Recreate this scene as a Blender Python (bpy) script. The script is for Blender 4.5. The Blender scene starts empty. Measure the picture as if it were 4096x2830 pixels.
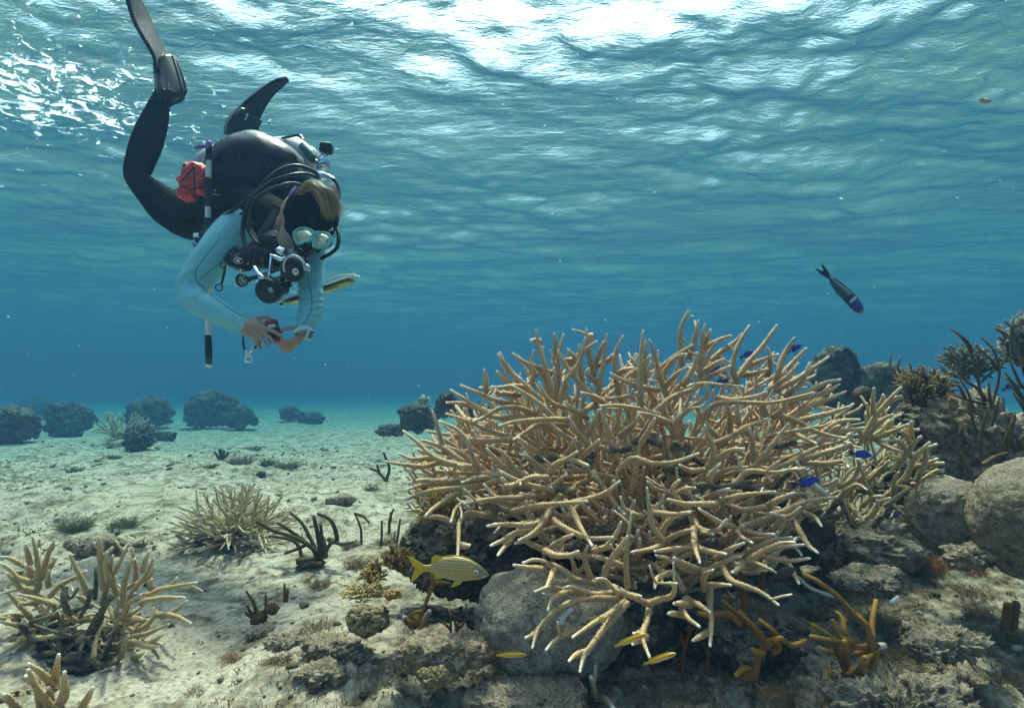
import bpy, math, random
import numpy as np
from mathutils import Vector, Matrix

R = math.radians
SC = bpy.context.scene
COL = SC.collection

# ---------------------------------------------------------------- camera
CAMZ = 0.65
HOR = 1500.0                       # image row (of 2830) of the true horizon
F = 2048.0                         # focal length in photo pixels (90 degrees wide)
PITCH = math.atan((HOR - 1415.0) / F)
cam = bpy.data.cameras.new('camera')
cam.lens = 18.0
cam.sensor_width = 36.0
cam.clip_start = 0.02
cam.clip_end = 1000
co = bpy.data.objects.new('camera', cam)
COL.objects.link(co)
co.location = (0, 0, CAMZ)
co.rotation_euler = (R(90) + PITCH, 0, 0)
SC.camera = co

# ---------------------------------------------------------------- sky and sun
SUN_EL, SUN_AZ = 66.0, -7.0       # azimuth measured from +Y towards +X
w = bpy.data.worlds.new('World')
SC.world = w
w.use_nodes = True
nt = w.node_tree
sky = nt.nodes.new('ShaderNodeTexSky')
sky.sky_type = 'NISHITA'
sky.sun_disc = False
sky.sun_elevation = R(SUN_EL)
sky.sun_rotation = R(SUN_AZ)
sky.air_density = 1.0
sky.dust_density = 8.0
sky.ozone_density = 1.0
bg = nt.nodes['Background']
bg.inputs['Strength'].default_value = 0.15
nt.links.new(sky.outputs[0], bg.inputs['Color'])

sl = bpy.data.lights.new('sun', 'SUN')
sl.energy = 5.0
sl.angle = R(5.0)           # the rippled surface spreads the sun
sl.color = (1.0, 0.79, 0.58)
so = bpy.data.objects.new('sun', sl)
COL.objects.link(so)
sd = Vector((math.sin(R(SUN_AZ)) * math.cos(R(SUN_EL)), math.cos(R(SUN_AZ)) * math.cos(R(SUN_EL)), math.sin(R(SUN_EL))))
so.rotation_euler = sd.to_track_quat('Z', 'Y').to_euler()
so.location = (0, 0, 20)

SC.view_settings.view_transform = 'Standard'
SC.view_settings.look = 'None'
SC.view_settings.exposure = 1.78
SC.view_settings.gamma = 1.0
SC.cycles.volume_bounces = 1
SC.cycles.max_bounces = 8
SC.cycles.transparent_max_bounces = 16
SC.cycles.diffuse_bounces = 3
SC.cycles.use_denoising = True
SC.cycles.caustics_reflective = False
SC.cycles.caustics_refractive = False
SC.cycles.sample_clamp_indirect = 3.0
SC.cycles.blur_glossy = 0.5

# ---------------------------------------------------------------- helpers
cp, sp_ = math.cos(PITCH), math.sin(PITCH)

def ray(x, y):
    """photo pixel (4096 x 2830) -> direction with unit forward (world Y) part"""
    u = (x - 2048.0) / F
    v = (1415.0 - y) / F
    dy = cp - v * sp_
    dz = sp_ + v * cp
    return np.array([u / dy, 1.0, dz / dy])

def P(x, y, D):
    r = ray(x, y)
    return np.array([r[0] * D, D, CAMZ + r[2] * D])

def proj(p):
    p = np.asarray(p, float)
    X, Y, Z = p[..., 0], p[..., 1], p[..., 2] - CAMZ
    f = Y * cp + Z * sp_
    up = -Y * sp_ + Z * cp
    return 2048 + F * X / f, 1415 - F * up / f

_T = {}
def vnoise(p, seed=0):
    """3-D value noise, p (N,3) -> (N,) in -1..1"""
    if seed not in _T:
        _T[seed] = np.random.RandomState(seed + 11).rand(32, 32, 32) * 2 - 1
    T = _T[seed]
    p = np.asarray(p, float)
    i = np.floor(p).astype(int)
    f = p - i
    f = f * f * f * (f * (f * 6 - 15) + 10)
    i &= 31
    j = (i + 1) & 31
    x0, y0, z0 = i[:, 0], i[:, 1], i[:, 2]
    x1, y1, z1 = j[:, 0], j[:, 1], j[:, 2]
    fx, fy, fz = f[:, 0], f[:, 1], f[:, 2]
    a = T[x0, y0, z0] * (1 - fx) + T[x1, y0, z0] * fx
    b = T[x0, y1, z0] * (1 - fx) + T[x1, y1, z0] * fx
    c = T[x0, y0, z1] * (1 - fx) + T[x1, y0, z1] * fx
    d = T[x0, y1, z1] * (1 - fx) + T[x1, y1, z1] * fx
    return (a * (1 - fy) + b * fy) * (1 - fz) + (c * (1 - fy) + d * fy) * fz

def fbm(p, octaves=4, seed=0, gain=0.5, lac=2.03):
    s = 0
    a = 1.0
    q = np.asarray(p, float)
    for k in range(octaves):
        s = s + a * vnoise(q + 7.3 * k, seed)
        q = q * lac
        a *= gain
    return s

def sstep(a, b, x):
    t = np.clip((x - a) / (b - a), 0, 1)
    return t * t * (3 - 2 * t)

def tag(o, label=None, cat=None, group=None, kind=None):
    if label: o['label'] = label
    if cat: o['category'] = cat
    if group: o['group'] = group
    if kind: o['kind'] = kind
    return o

def empty(name, loc, label, cat, group=None):
    o = bpy.data.objects.new(name, None)
    COL.objects.link(o)
    o.location = Vector([float(c) for c in loc])
    o.empty_display_size = 0.05
    tag(o, label, cat, group)
    return o

class MB:
    """collects vertices / faces / point attributes"""
    def __init__(s):
        s.v = []; s.f3 = []; s.f4 = []; s.n = 0; s.at = {}; s.m3 = []; s.m4 = []
    def add(s, v, f, mat=0, **attrs):
        v = np.asarray(v, float); f = np.asarray(f, int)
        if len(f):
            (s.f3 if f.shape[1] == 3 else s.f4).append(f + s.n)
            (s.m3 if f.shape[1] == 3 else s.m4).append(np.full(len(f), mat, int))
        for k in set(list(attrs) + list(s.at)):
            if k not in s.at:
                s.at[k] = [np.zeros((s.n,) + np.shape(attrs[k])[1:])] if s.n else []
            val = attrs.get(k)
            if val is None:
                shp = s.at[k][0].shape[1:]
                val = np.zeros((len(v),) + shp)
            s.at[k].append(np.asarray(val, float))
        s.v.append(v)
        b = s.n
        s.n += len(v)
        return b
    def faces(s, f, mat=0):           # faces with absolute indices
        f = np.asarray(f, int)
        (s.f3 if f.shape[1] == 3 else s.f4).append(f)
        (s.m3 if f.shape[1] == 3 else s.m4).append(np.full(len(f), mat, int))
    def join(s, o):
        b = s.n
        for f, m in zip(o.f3, o.m3): s.f3.append(f + b); s.m3.append(m)
        for f, m in zip(o.f4, o.m4): s.f4.append(f + b); s.m4.append(m)
        for k in set(list(o.at) + list(s.at)):
            if k not in s.at:
                shp = o.at[k][0].shape[1:]
                s.at[k] = [np.zeros((s.n,) + shp)] if s.n else []
            if k in o.at: s.at[k] += o.at[k]
            else: s.at[k].append(np.zeros((o.n,) + s.at[k][0].shape[1:]))
        s.v += o.v
        s.n += o.n
    def build(s, name, mats, parent=None, smooth=True, origin=None):
        V = np.vstack(s.v)
        if origin is not None:
            V = V - np.asarray(origin)
        me = bpy.data.meshes.new(name)
        t = np.vstack(s.f3) if s.f3 else np.zeros((0, 3), int)
        q = np.vstack(s.f4) if s.f4 else np.zeros((0, 4), int)
        nl = t.size + q.size
        me.vertices.add(len(V)); me.loops.add(nl); me.polygons.add(len(t) + len(q))
        me.vertices.foreach_set('co', V.astype(np.float32).ravel())
        me.loops.foreach_set('vertex_index', np.concatenate([t.ravel(), q.ravel()]).astype(np.int32))
        st = np.concatenate([np.arange(len(t)) * 3, t.size + np.arange(len(q)) * 4]).astype(np.int32)
        me.polygons.foreach_set('loop_start', st)
        mi = np.concatenate((s.m3 if s.f3 else []) + (s.m4 if s.f4 else [])).astype(np.int32)
        if not isinstance(mats, (list, tuple)): mats = [mats]
        for m in mats: me.materials.append(m)
        me.polygons.foreach_set('material_index', mi)
        me.polygons.foreach_set('use_smooth', np.full(len(t) + len(q), smooth))
        me.update(calc_edges=True)
        for k, lst in s.at.items():
            a = np.concatenate(lst)
            if a.ndim == 1:
                at = me.attributes.new(k, 'FLOAT', 'POINT')
                at.data.foreach_set('value', a.astype(np.float32))
            else:
                at = me.attributes.new(k, 'FLOAT_COLOR', 'POINT')
                c = np.ones((len(a), 4), np.float32); c[:, :3] = a
                at.data.foreach_set('color', c.ravel())
        o = bpy.data.objects.new(name, me)
        COL.objects.link(o)
        if origin is not None:
            o.location = Vector([float(c) for c in origin])
        if parent is not None:
            o.parent = parent
            if origin is None:       # vertices are in world space
                o.location = -parent.location
            else:
                o.location = o.location - parent.location
        return o

def catmull(pts, step):
    """pts (n,k) control points (first three columns are the position) -> dense resample"""
    pts = np.asarray(pts, float)
    if len(pts) == 2:
        L = np.linalg.norm(pts[1, :3] - pts[0, :3])
        n = max(3, int(L / step))
        t = np.linspace(0, 1, n)[:, None]
        return pts[0] * (1 - t) + pts[1] * t
    p = np.vstack([2 * pts[0] - pts[1], pts, 2 * pts[-1] - pts[-2]])
    out = []
    for i in range(1, len(p) - 2):
        L = np.linalg.norm(p[i + 1, :3] - p[i, :3])
        n = max(2, int(L / step))
        t = (np.arange(n) / n)[:, None]
        a, b, c, d = p[i - 1], p[i], p[i + 1], p[i + 2]
        out.append(0.5 * ((2 * b) + (c - a) * t + (2 * a - 5 * b + 4 * c - d) * t * t + (3 * b - a - 3 * c + d) * t ** 3))
    out.append(p[-2][None])
    return np.vstack(out)

def frames(c):
    T = np.gradient(c, axis=0)
    T /= np.linalg.norm(T, axis=1)[:, None] + 1e-12
    up = np.array([0, 0, 1.0]) if abs(T[0][2]) < 0.9 else np.array([1.0, 0, 0])
    N = np.zeros_like(T)
    n = np.cross(T[0], up); n /= np.linalg.norm(n)
    for i in range(len(T)):
        n = n - T[i] * np.dot(n, T[i])
        l = np.linalg.norm(n)
        n = n / l if l > 1e-9 else np.cross(T[i], [0.3, 0.5, 0.8])
        N[i] = n
    B = np.cross(T, N)
    return T, N, B

def tube(mb, pts, rad=None, n=10, step=None, cap=True, flat=1.0, mat=0, nub=0.0, rng=None, attrs=None, flatdir=None, scal=None):
    """pts (k,3) or (k,4 with radius). rounded ends. flat: scale of the second axis"""
    pts = np.asarray(pts, float)
    if pts.shape[1] == 3:
        r = np.full(len(pts), rad) if np.isscalar(rad) else np.asarray(rad, float)
        pts = np.hstack([pts, r[:, None]])
    if step is None: step = max(pts[:, 3].mean() * 0.8, 0.001)
    c = catmull(pts, step)
    r = np.maximum(c[:, 3], 1e-4)
    c = c[:, :3]
    if cap:                                   # rounded end caps
        T = np.gradient(c, axis=0); T /= np.linalg.norm(T, axis=1)[:, None] + 1e-12
        a = np.array([0.35, 0.75, 0.96])
        e = c[-1] + T[-1] * (r[-1] * np.array([0.45, 0.8, 0.98]))[:, None]
        er = r[-1] * np.array([0.88, 0.58, 0.12])
        s_ = c[0] - T[0] * (r[0] * np.array([0.98, 0.8, 0.45]))[:, None]
        sr = r[0] * np.array([0.12, 0.58, 0.88])
        c = np.vstack([s_, c, e]); r = np.concatenate([sr, r, er])
    T, N, B = frames(c)
    if flatdir is not None:
        fd = np.asarray(flatdir, float)
        N2 = np.cross(T, fd); N2 /= np.linalg.norm(N2, axis=1)[:, None] + 1e-9
        N = N2; B = np.cross(T, N)
    m = len(c)
    ang = np.linspace(0, 2 * np.pi, n, endpoint=False)
    rr = np.repeat(r[:, None], n, 1)
    kn = np.zeros((m, n))
    if nub:
        ii, jj = np.meshgrid(np.arange(m), np.arange(n), indexing='ij')
        kn = ((ii % 2 == 0) & ((jj + ii // 2) % 2 == 0)) * (rng.rand(m, n) < 0.9).astype(float)
        amp = nub * (0.6 + 0.8 * rng.rand(m, n))
        rr = rr * (1 + kn * amp) * (1 + 0.05 * rng.randn(m, n))
    ang = np.repeat(ang[None], m, 0)
    if nub:
        ang = ang + rng.uniform(-.45, .45, (m, 1)) * (2 * np.pi / n) + rng.uniform(-.12, .12, (m, n)) * (2 * np.pi / n)
    V = c[:, None] + rr[..., None] * (np.cos(ang)[..., None] * N[:, None] + flat * np.sin(ang)[..., None] * B[:, None])
    i = np.arange(m - 1)[:, None] * n
    j = np.arange(n)[None]
    k = (j + 1) % n
    f = np.stack([i + j, i + k, i + n + k, i + n + j], -1).reshape(-1, 4)
    d = {}
    L = np.concatenate([[0], np.cumsum(np.linalg.norm(np.diff(c, axis=0), axis=1))])
    if attrs:
        for kname, fn in attrs.items():
            a = fn(L, L[-1], kn)              # -> (m,n) or (m,n,3)
            d[kname] = a.reshape((m * n,) + a.shape[2:])
    b = mb.add(V.reshape(-1, 3), f, mat, **d)
    mb.faces([[b, b + kk, b + kk + 1] if False else [b, b + kk + 1, b + kk] for kk in range(1, n - 1)], mat)
    e0 = b + (m - 1) * n
    mb.faces([[e0, e0 + kk, e0 + kk + 1] for kk in range(1, n - 1)], mat)
    return c, r

def const(col):
    return {'Col': lambda L, T, kn: np.broadcast_to(np.array(col, float), kn.shape + (3,))}

def ico(sub):
    import bmesh
    bm = bmesh.new()
    bmesh.ops.create_icosphere(bm, subdivisions=sub, radius=1.0)
    v = np.array([x.co[:] for x in bm.verts]); f = np.array([[x.index for x in y.verts] for y in bm.faces])
    bm.free()
    return v, f
_ico = {}
def icos(s):
    if s not in _ico: _ico[s] = ico(s)
    return _ico[s]

def ell(mb, c, r, sub=3, rot=None, mat=0, **at):
    v, f = icos(s=sub)
    V = v * np.asarray(r)
    if rot is not None: V = V @ np.asarray(rot).T
    mb.add(V + np.asarray(c), f, mat, **{k: np.broadcast_to(np.asarray(a, float), (len(V),) + np.shape(a)) for k, a in at.items()})

def boxm(mb, c, X, Y, Z, mat=0, bev=0.0, **at):
    """box with half axes X, Y, Z; chamfered edges via bmesh"""
    import bmesh
    bm = bmesh.new()
    bmesh.ops.create_cube(bm, size=2.0)
    lx, ly, lz = [np.linalg.norm(a) for a in (X, Y, Z)]
    for vv in bm.verts:
        vv.co = Vector((vv.co.x * lx, vv.co.y * ly, vv.co.z * lz))
    if bev:
        bmesh.ops.bevel(bm, geom=list(bm.edges), offset=bev, segments=3, affect='EDGES', profile=0.5)
    bmesh.ops.triangulate(bm, faces=bm.faces)
    bm.verts.index_update()
    v = np.array([x.co[:] for x in bm.verts]); f = np.array([[x.index for x in y.verts] for y in bm.faces])
    bm.free()
    A = np.stack([np.asarray(X) / lx, np.asarray(Y) / ly, np.asarray(Z) / lz])
    V = v @ A + np.asarray(c)
    mb.add(V, f, mat, **{k: np.broadcast_to(np.asarray(a, float), (len(V),) + np.shape(a)) for k, a in at.items()})

# ---------------------------------------------------------------- materials
def mat(name):
    m = bpy.data.materials.new(name)
    m.use_nodes = True
    n = m.node_tree.nodes; l = m.node_tree.links
    return m, n, l, n['Principled BSDF']

def ramp(n, l, src, stops):
    r = n.new('ShaderNodeValToRGB')
    while len(r.color_ramp.elements) < len(stops): r.color_ramp.elements.new(0.5)
    for e, (p, c) in zip(r.color_ramp.elements, stops):
        e.position = p; e.color = (*c, 1) if len(c) == 3 else c
    l.new(src, r.inputs[0])
    return r.outputs[0]

def noise(n, l, scale, detail=4, rough=0.6, obj=True, dist=0.0):
    t = n.new('ShaderNodeTexNoise'); t.inputs['Scale'].default_value = scale
    t.inputs['Detail'].default_value = detail; t.inputs['Roughness'].default_value = rough
    t.inputs['Distortion'].default_value = dist
    g = n.new('ShaderNodeNewGeometry')
    l.new(g.outputs['Position'], t.inputs['Vector'])
    return t.outputs['Fac']

def voro(n, l, scale, feature='F1'):
    t = n.new('ShaderNodeTexVoronoi'); t.inputs['Scale'].default_value = scale; t.feature = feature
    g = n.new('ShaderNodeNewGeometry')
    l.new(g.outputs['Position'], t.inputs['Vector'])
    return t

def bump(n, l, h, strength, dist, prev=None):
    b = n.new('ShaderNodeBump'); b.inputs['Strength'].default_value = strength; b.inputs['Distance'].default_value = dist
    l.new(h, b.inputs['Height'])
    if prev: l.new(prev, b.inputs['Normal'])
    return b.outputs[0]

def mix(n, l, fac, a, b, mode='MIX'):
    m = n.new('ShaderNodeMix'); m.data_type = 'RGBA'; m.blend_type = mode
    for s, v in ((m.inputs[0], fac), (m.inputs[6], a), (m.inputs[7], b)):
        if hasattr(v, 'is_linked') or hasattr(v, 'links'): l.new(v, s)
        elif isinstance(v, (int, float)): s.default_value = v
        else: s.default_value = (*v, 1)
    return m.outputs[2]

def attr(n, name, out='Fac'):
    a = n.new('ShaderNodeAttribute'); a.attribute_name = name
    return a.outputs[out]

def mcol(name, rough=0.6, spec=0.4, nscale=None, namp=0.25, bscale=None, bdist=0.001, metal=0.0, coat=0.0):
    """material that takes its colour from the 'Col' attribute, with procedural mottling"""
    m, n, l, p = mat(name)
    c = attr(n, 'Col', 'Color')
    if nscale:
        f = noise(n, l, nscale, 5, 0.65)
        r = ramp(n, l, f, [(0.25, (1 - namp,) * 3), (0.75, (1 + namp * .6,) * 3)])
        c = mix(n, l, 1.0, c, r, 'MULTIPLY')
    l.new(c, p.inputs['Base Color'])
    p.inputs['Roughness'].default_value = rough
    p.inputs['Specular IOR Level'].default_value = spec
    p.inputs['Metallic'].default_value = metal
    p.inputs['Coat Weight'].default_value = coat
    if bscale:
        l.new(bump(n, l, noise(n, l, bscale, 4), 0.6, bdist), p.inputs['Normal'])
    return m

def mplain(name, col, rough=0.5, metal=0.0, spec=0.5, nscale=60, namp=0.15, bscale=None, bdist=0.0008):
    m, n, l, p = mat(name)
    f = noise(n, l, nscale, 4)
    c = ramp(n, l, f, [(0.3, tuple(x * (1 - namp) for x in col)), (0.7, tuple(min(1, x * (1 + namp)) for x in col))])
    l.new(c, p.inputs['Base Color'])
    p.inputs['Roughness'].default_value = rough; p.inputs['Metallic'].default_value = metal
    p.inputs['Specular IOR Level'].default_value = spec
    if bscale: l.new(bump(n, l, noise(n, l, bscale, 4), 0.7, bdist), p.inputs['Normal'])
    return m
# ================================================================ water surface
SURF = CAMZ + 2.6
def make_surface():
    rng = np.random.RandomState(5)
    rows, cols = 900, 760
    t = np.linspace(0, 1, rows)
    y = -2.5 + 3.0 * (np.exp(t * math.log(24.0)) - 1)          # -2.5 .. 66
    u = np.linspace(-1, 1, cols)
    u = np.sign(u) * np.abs(u) ** 1.15
    Y, U = np.meshgrid(y, u, indexing='ij')
    X = U * (3.2 + 1.45 * (Y + 2.5))
    sp = np.gradient(y)[:, None] * 1.6
    Z = np.zeros_like(X)
    wd = 97.0                                                  # wind direction, degrees
    wl = np.exp(rng.uniform(math.log(0.10), math.log(4.0), 110))
    for k, lam in enumerate(wl):
        th = R(wd + rng.normal(0, 30 if lam > 0.5 else 60))
        kx, ky = math.cos(th) * 2 * math.pi / lam, math.sin(th) * 2 * math.pi / lam
        amp = 0.0047 * lam ** 0.80
        fade = np.clip((lam / sp - 2.5) / 3.0, 0, 1)
        ph = kx * X + ky * Y + rng.uniform(0, 6.28) + 0.6 * np.sin(X * 0.7 + k) + 0.6 * np.cos(Y * 0.55 + 2 * k)
        s = np.sin(ph)
        Z += amp * fade * (s - 0.35 * np.cos(2 * ph))
    env = 0.75 + 0.45 * fbm(np.stack([X.ravel() * .35, Y.ravel() * .35, X.ravel() * 0], 1), 3, 3).reshape(X.shape)
    Z = Z * env + SURF
    V = np.stack([X, Y, Z], -1).reshape(-1, 3)
    i = np.arange(rows - 1)[:, None] * cols; j = np.arange(cols - 1)[None]
    f = np.stack([i + j, i + j + 1, i + cols + j + 1, i + cols + j], -1).reshape(-1, 4)
    m = bpy.data.materials.new('water_surface'); m.use_nodes = True
    n = m.node_tree.nodes; l = m.node_tree.links
    n.clear()
    out = n.new('ShaderNodeOutputMaterial')
    def crest(scale, detail, dist=0.0):                 # noise drawn out along the wave crests
        g = n.new('ShaderNodeNewGeometry'); mp = n.new('ShaderNodeMapping')
        mp.inputs['Scale'].default_value = (0.55, 1.35, 1.0); mp.inputs['Rotation'].default_value = (0, 0, R(9))
        l.new(g.outputs['Position'], mp.inputs['Vector'])
        t = n.new('ShaderNodeTexNoise'); t.inputs['Scale'].default_value = scale; t.inputs['Detail'].default_value = detail
        t.inputs['Roughness'].default_value = 0.6; t.inputs['Distortion'].default_value = dist
        l.new(mp.outputs[0], t.inputs['Vector'])
        return t.outputs['Fac']
    bb = bump(n, l, crest(3.2, 2, 0.4), 1.0, 0.022)
    bb = bump(n, l, crest(10, 4, 0.7), 1.0, 0.012, bb)
    bb = bump(n, l, crest(40, 3), 1.0, 0.0055, bb)
    fr = n.new('ShaderNodeFresnel'); fr.inputs['IOR'].default_value = 1.32
    l.new(bb, fr.inputs['Normal'])
    tr = n.new('ShaderNodeBsdfTransparent'); tr.inputs['Color'].default_value = (0.93, 0.98, 1.0, 1)
    rf = n.new('ShaderNodeBsdfRefraction'); rf.inputs['IOR'].default_value = 1.32; rf.inputs['Roughness'].default_value = 0.5
    rf.inputs['Color'].default_value = (0.9, 0.97, 1.0, 1)
    l.new(bb, rf.inputs['Normal'])
    mt = n.new('ShaderNodeMixShader'); mt.inputs[0].default_value = 0.55
    l.new(tr.outputs[0], mt.inputs[1]); l.new(rf.outputs[0], mt.inputs[2])
    gl = n.new('ShaderNodeBsdfGlossy'); gl.inputs['Roughness'].default_value = 0.03
    gl.inputs['Color'].default_value = (0.72, 0.80, 0.92, 1)
    l.new(bb, gl.inputs['Normal'])
    ms = n.new('ShaderNodeMixShader')
    l.new(fr.outputs[0], ms.inputs[0]); l.new(mt.outputs[0], ms.inputs[1]); l.new(gl.outputs[0], ms.inputs[2])
    # a lacy patch of bubbles left by a breaking wave, far to the left
    gg = n.new('ShaderNodeNewGeometry')
    vd = n.new('ShaderNodeVectorMath'); vd.operation = 'DISTANCE'; vd.inputs[1].default_value = (-4.3, 4.5, SURF)
    l.new(gg.outputs['Position'], vd.inputs[0])
    md = n.new('ShaderNodeMapRange'); md.inputs['From Min'].default_value = 2.2; md.inputs['From Max'].default_value = 0.4
    md.inputs['To Min'].default_value = 0.0; md.inputs['To Max'].default_value = 0.145; l.new(vd.outputs['Value'], md.inputs['Value'])
    fs = noise(n, l, 5.5, 7, 0.75, dist=1.2)
    ad = n.new('ShaderNodeMath'); ad.operation = 'ADD'; l.new(fs, ad.inputs[0]); l.new(md.outputs[0], ad.inputs[1])
    fm = ramp(n, l, ad.outputs[0], [(0.66, (0, 0, 0)), (0.74, (0.75, 0.75, 0.75))])
    tl = n.new('ShaderNodeBsdfTranslucent'); tl.inputs['Color'].default_value = (0.9, 0.93, 0.95, 1)
    mf = n.new('ShaderNodeMixShader'); l.new(fm, mf.inputs[0]); l.new(ms.outputs[0], mf.inputs[1]); l.new(tl.outputs[0], mf.inputs[2])
    l.new(mf.outputs[0], out.inputs['Surface'])
    mb = MB(); mb.add(V, f)
    o = mb.build('water', m)
    tag(o, kind='structure')
make_surface()

# ================================================================ haze: the body of water
def make_haze():
    mb = MB()
    boxm(mb, (0, 31, (SURF + 0.45 - 4.0) / 2), (106, 0, 0), (0, 37.5, 0), (0, 0, (SURF + 0.45 + 4.0) / 2))
    m = bpy.data.materials.new('sea_water_volume'); m.use_nodes = True
    n = m.node_tree.nodes; l = m.node_tree.links
    n.clear()
    out = n.new('ShaderNodeOutputMaterial')
    v = n.new('ShaderNodeVolumePrincipled')
    v.inputs['Density'].default_value = 0.16
    v.inputs['Color'].default_value = (0.018, 0.039, 0.070, 1)
    v.inputs['Absorption Color'].default_value = (0.05, 0.45, 0.53, 1)
    v.inputs['Anisotropy'].default_value = 0.1
    l.new(v.outputs[0], out.inputs['Volume'])
    o = mb.build('haze', m, smooth=False)
    tag(o, kind='stuff')
make_haze()
# ================================================================ sea bed
def ground_z(x, y):
    x = np.atleast_1d(np.asarray(x, float)); y = np.atleast_1d(np.asarray(y, float))
    z = -0.06 * np.clip(y - 1.0, 0, 60) + 0.03 * np.clip(y - 12, 0, 60)
    z += 0.26 * sstep(0.75, 1.7, x - 0.10 * (y - 1.5)) * sstep(0.9, 1.7, y) * (1 - sstep(2.6, 5.5, y))
    z += 0.05 * np.exp(-((x + 0.35) ** 2 / 0.06 + (y - 1.22) ** 2 / 0.035))      # low rubble mound in front
    p = np.stack([x, y, x * 0], 1)
    z += 0.05 * fbm(p * 0.55, 3, 1) * sstep(0.8, 4, y)
    z += 0.022 * fbm(p * 2.3, 3, 2)
    rb = sstep(-0.15, 0.5, fbm(p * 1.1 + 31, 3, 4))
    z += (0.008 + 0.026 * rb) * np.clip(fbm(p * 11, 4, 5, 0.6), -0.25, 1.5) * (1 - 0.75 * sstep(2.5, 8, y))
    return z

def gp(x, y):
    """photo pixel on the sea bed -> world point"""
    r = ray(x, y)
    d = np.concatenate([np.linspace(0.55, 6, 500), np.linspace(6.02, 60, 800)])
    z = CAMZ + r[2] * d
    g = ground_z(r[0] * d, d)
    k = np.argmax(z < g)
    return np.array([r[0] * d[k], d[k], g[k]])

def make_ground():
    rows, cols = 1050, 900
    t = np.linspace(0, 1, rows)
    y = -1.0 + 1.2 * (np.exp(t * math.log(57.0)) - 1)
    u = np.linspace(-1, 1, cols); u = np.sign(u) * np.abs(u) ** 1.1
    Y, U = np.meshgrid(y, u, indexing='ij')
    X = U * (2.0 + 1.35 * (Y + 1.0))
    Z = ground_z(X.ravel(), Y.ravel()).reshape(X.shape)
    V = np.stack([X, Y, Z], -1).reshape(-1, 3)
    Vn = V * 1.0
    Z2 = V[:, 2] + 0.0045 * fbm(V * 60, 3, 6) * (1 - sstep(2, 6, V[:, 1]))
    V[:, 2] = Z2
    i = np.arange(rows - 1)[:, None] * cols; j = np.arange(cols - 1)[None]
    f = np.stack([i + j, i + j + 1, i + cols + j + 1, i + cols + j], -1).reshape(-1, 4)
    m, n, l, p = mat('sea_bed_sand')
    a = noise(n, l, 1.3, 6, 0.62)
    b = noise(n, l, 22, 6, 0.7)
    c = noise(n, l, 90, 4, 0.7)
    c2 = noise(n, l, 6.5, 5, 0.65)
    base = ramp(n, l, b, [(0.34, (0.05, 0.036, 0.025)), (0.42, (0.19, 0.145, 0.10)), (0.5, (0.42, 0.35, 0.265)), (0.66, (0.62, 0.54, 0.44))])
    sand = ramp(n, l, c, [(0.33, (0.12, 0.09, 0.06)), (0.42, (0.31, 0.255, 0.19)), (0.52, (0.45, 0.385, 0.30)), (0.7, (0.55, 0.48, 0.39))])
    # the reef flat on the right carries more rubble and turf than the open sand
    g = n.new('ShaderNodeNewGeometry'); sx = n.new('ShaderNodeSeparateXYZ'); l.new(g.outputs['Position'], sx.inputs[0])
    mr = n.new('ShaderNodeMapRange'); mr.inputs['From Min'].default_value = -0.6; mr.inputs['From Max'].default_value = 1.0
    mr.inputs['To Min'].default_value = -0.03; mr.inputs['To Max'].default_value = 0.22; l.new(sx.outputs['X'], mr.inputs['Value'])
    my = n.new('ShaderNodeMapRange'); my.inputs['From Min'].default_value = 5.0; my.inputs['From Max'].default_value = 2.5; l.new(sx.outputs['Y'], my.inputs['Value'])
    mm = n.new('ShaderNodeMath'); mm.operation = 'MULTIPLY'; l.new(mr.outputs[0], mm.inputs[0]); l.new(my.outputs[0], mm.inputs[1])
    def plus(v):
        q = n.new('ShaderNodeMath'); q.operation = 'ADD'; l.new(v, q.inputs[0]); l.new(mm.outputs[0], q.inputs[1]); return q.outputs[0]
    a = plus(a); c2 = plus(c2)
    fac = ramp(n, l, a, [(0.38, (0, 0, 0)), (0.56, (1, 1, 1))])
    col = mix(n, l, fac, sand, base)
    tf = ramp(n, l, c2, [(0.46, (0, 0, 0)), (0.58, (1, 1, 1))])
    turf = ramp(n, l, b, [(0.38, (0.04, 0.03, 0.015)), (0.5, (0.13, 0.10, 0.055)), (0.62, (0.33, 0.27, 0.18))])
    tm = n.new('ShaderNodeMath'); tm.operation = 'MULTIPLY'; tm.inputs[1].default_value = 0.75
    l.new(tf, tm.inputs[0])
    col = mix(n, l, tm.outputs[0], col, turf)
    l.new(col, p.inputs['Base Color'])
    p.inputs['Roughness'].default_value = 0.95
    p.inputs['Specular IOR Level'].default_value = 0.1
    nb = bump(n, l, b, 0.9, 0.012)
    nb = bump(n, l, c, 0.9, 0.004, nb)
    l.new(nb, p.inputs['Normal'])
    mb = MB(); mb.add(V, f)
    o = mb.build('seabed', m)
    tag(o, kind='structure')
make_ground()
# ================================================================ staghorn corals
def stag_mat(name, tan, cream, white=(0.82, 0.74, 0.62)):
    m, n, l, p = mat(name)
    k = attr(n, 'knob'); t = attr(n, 'tip'); b = attr(n, 'old')
    f = noise(n, l, 18, 4)
    tc = ramp(n, l, f, [(0.3, tuple(c * 0.78 for c in tan)), (0.7, tuple(c * 1.15 for c in tan))])
    c = mix(n, l, k, tc, cream)
    c = mix(n, l, b, c, tuple(x * 0.62 for x in tan))
    c = mix(n, l, t, c, white)
    l.new(c, p.inputs['Base Color'])
    p.inputs['Roughness'].default_value = 0.75
    p.inputs['Specular IOR Level'].default_value = 0.25
    p.inputs['Subsurface Weight'].default_value = 0.0
    return m
M_STAG = stag_mat('staghorn_tissue', (0.40, 0.215, 0.084), (1.0, 0.78, 0.50))
M_STAG2 = stag_mat('staghorn_tissue_pale', (0.38, 0.235, 0.088), (0.88, 0.70, 0.40))
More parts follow.
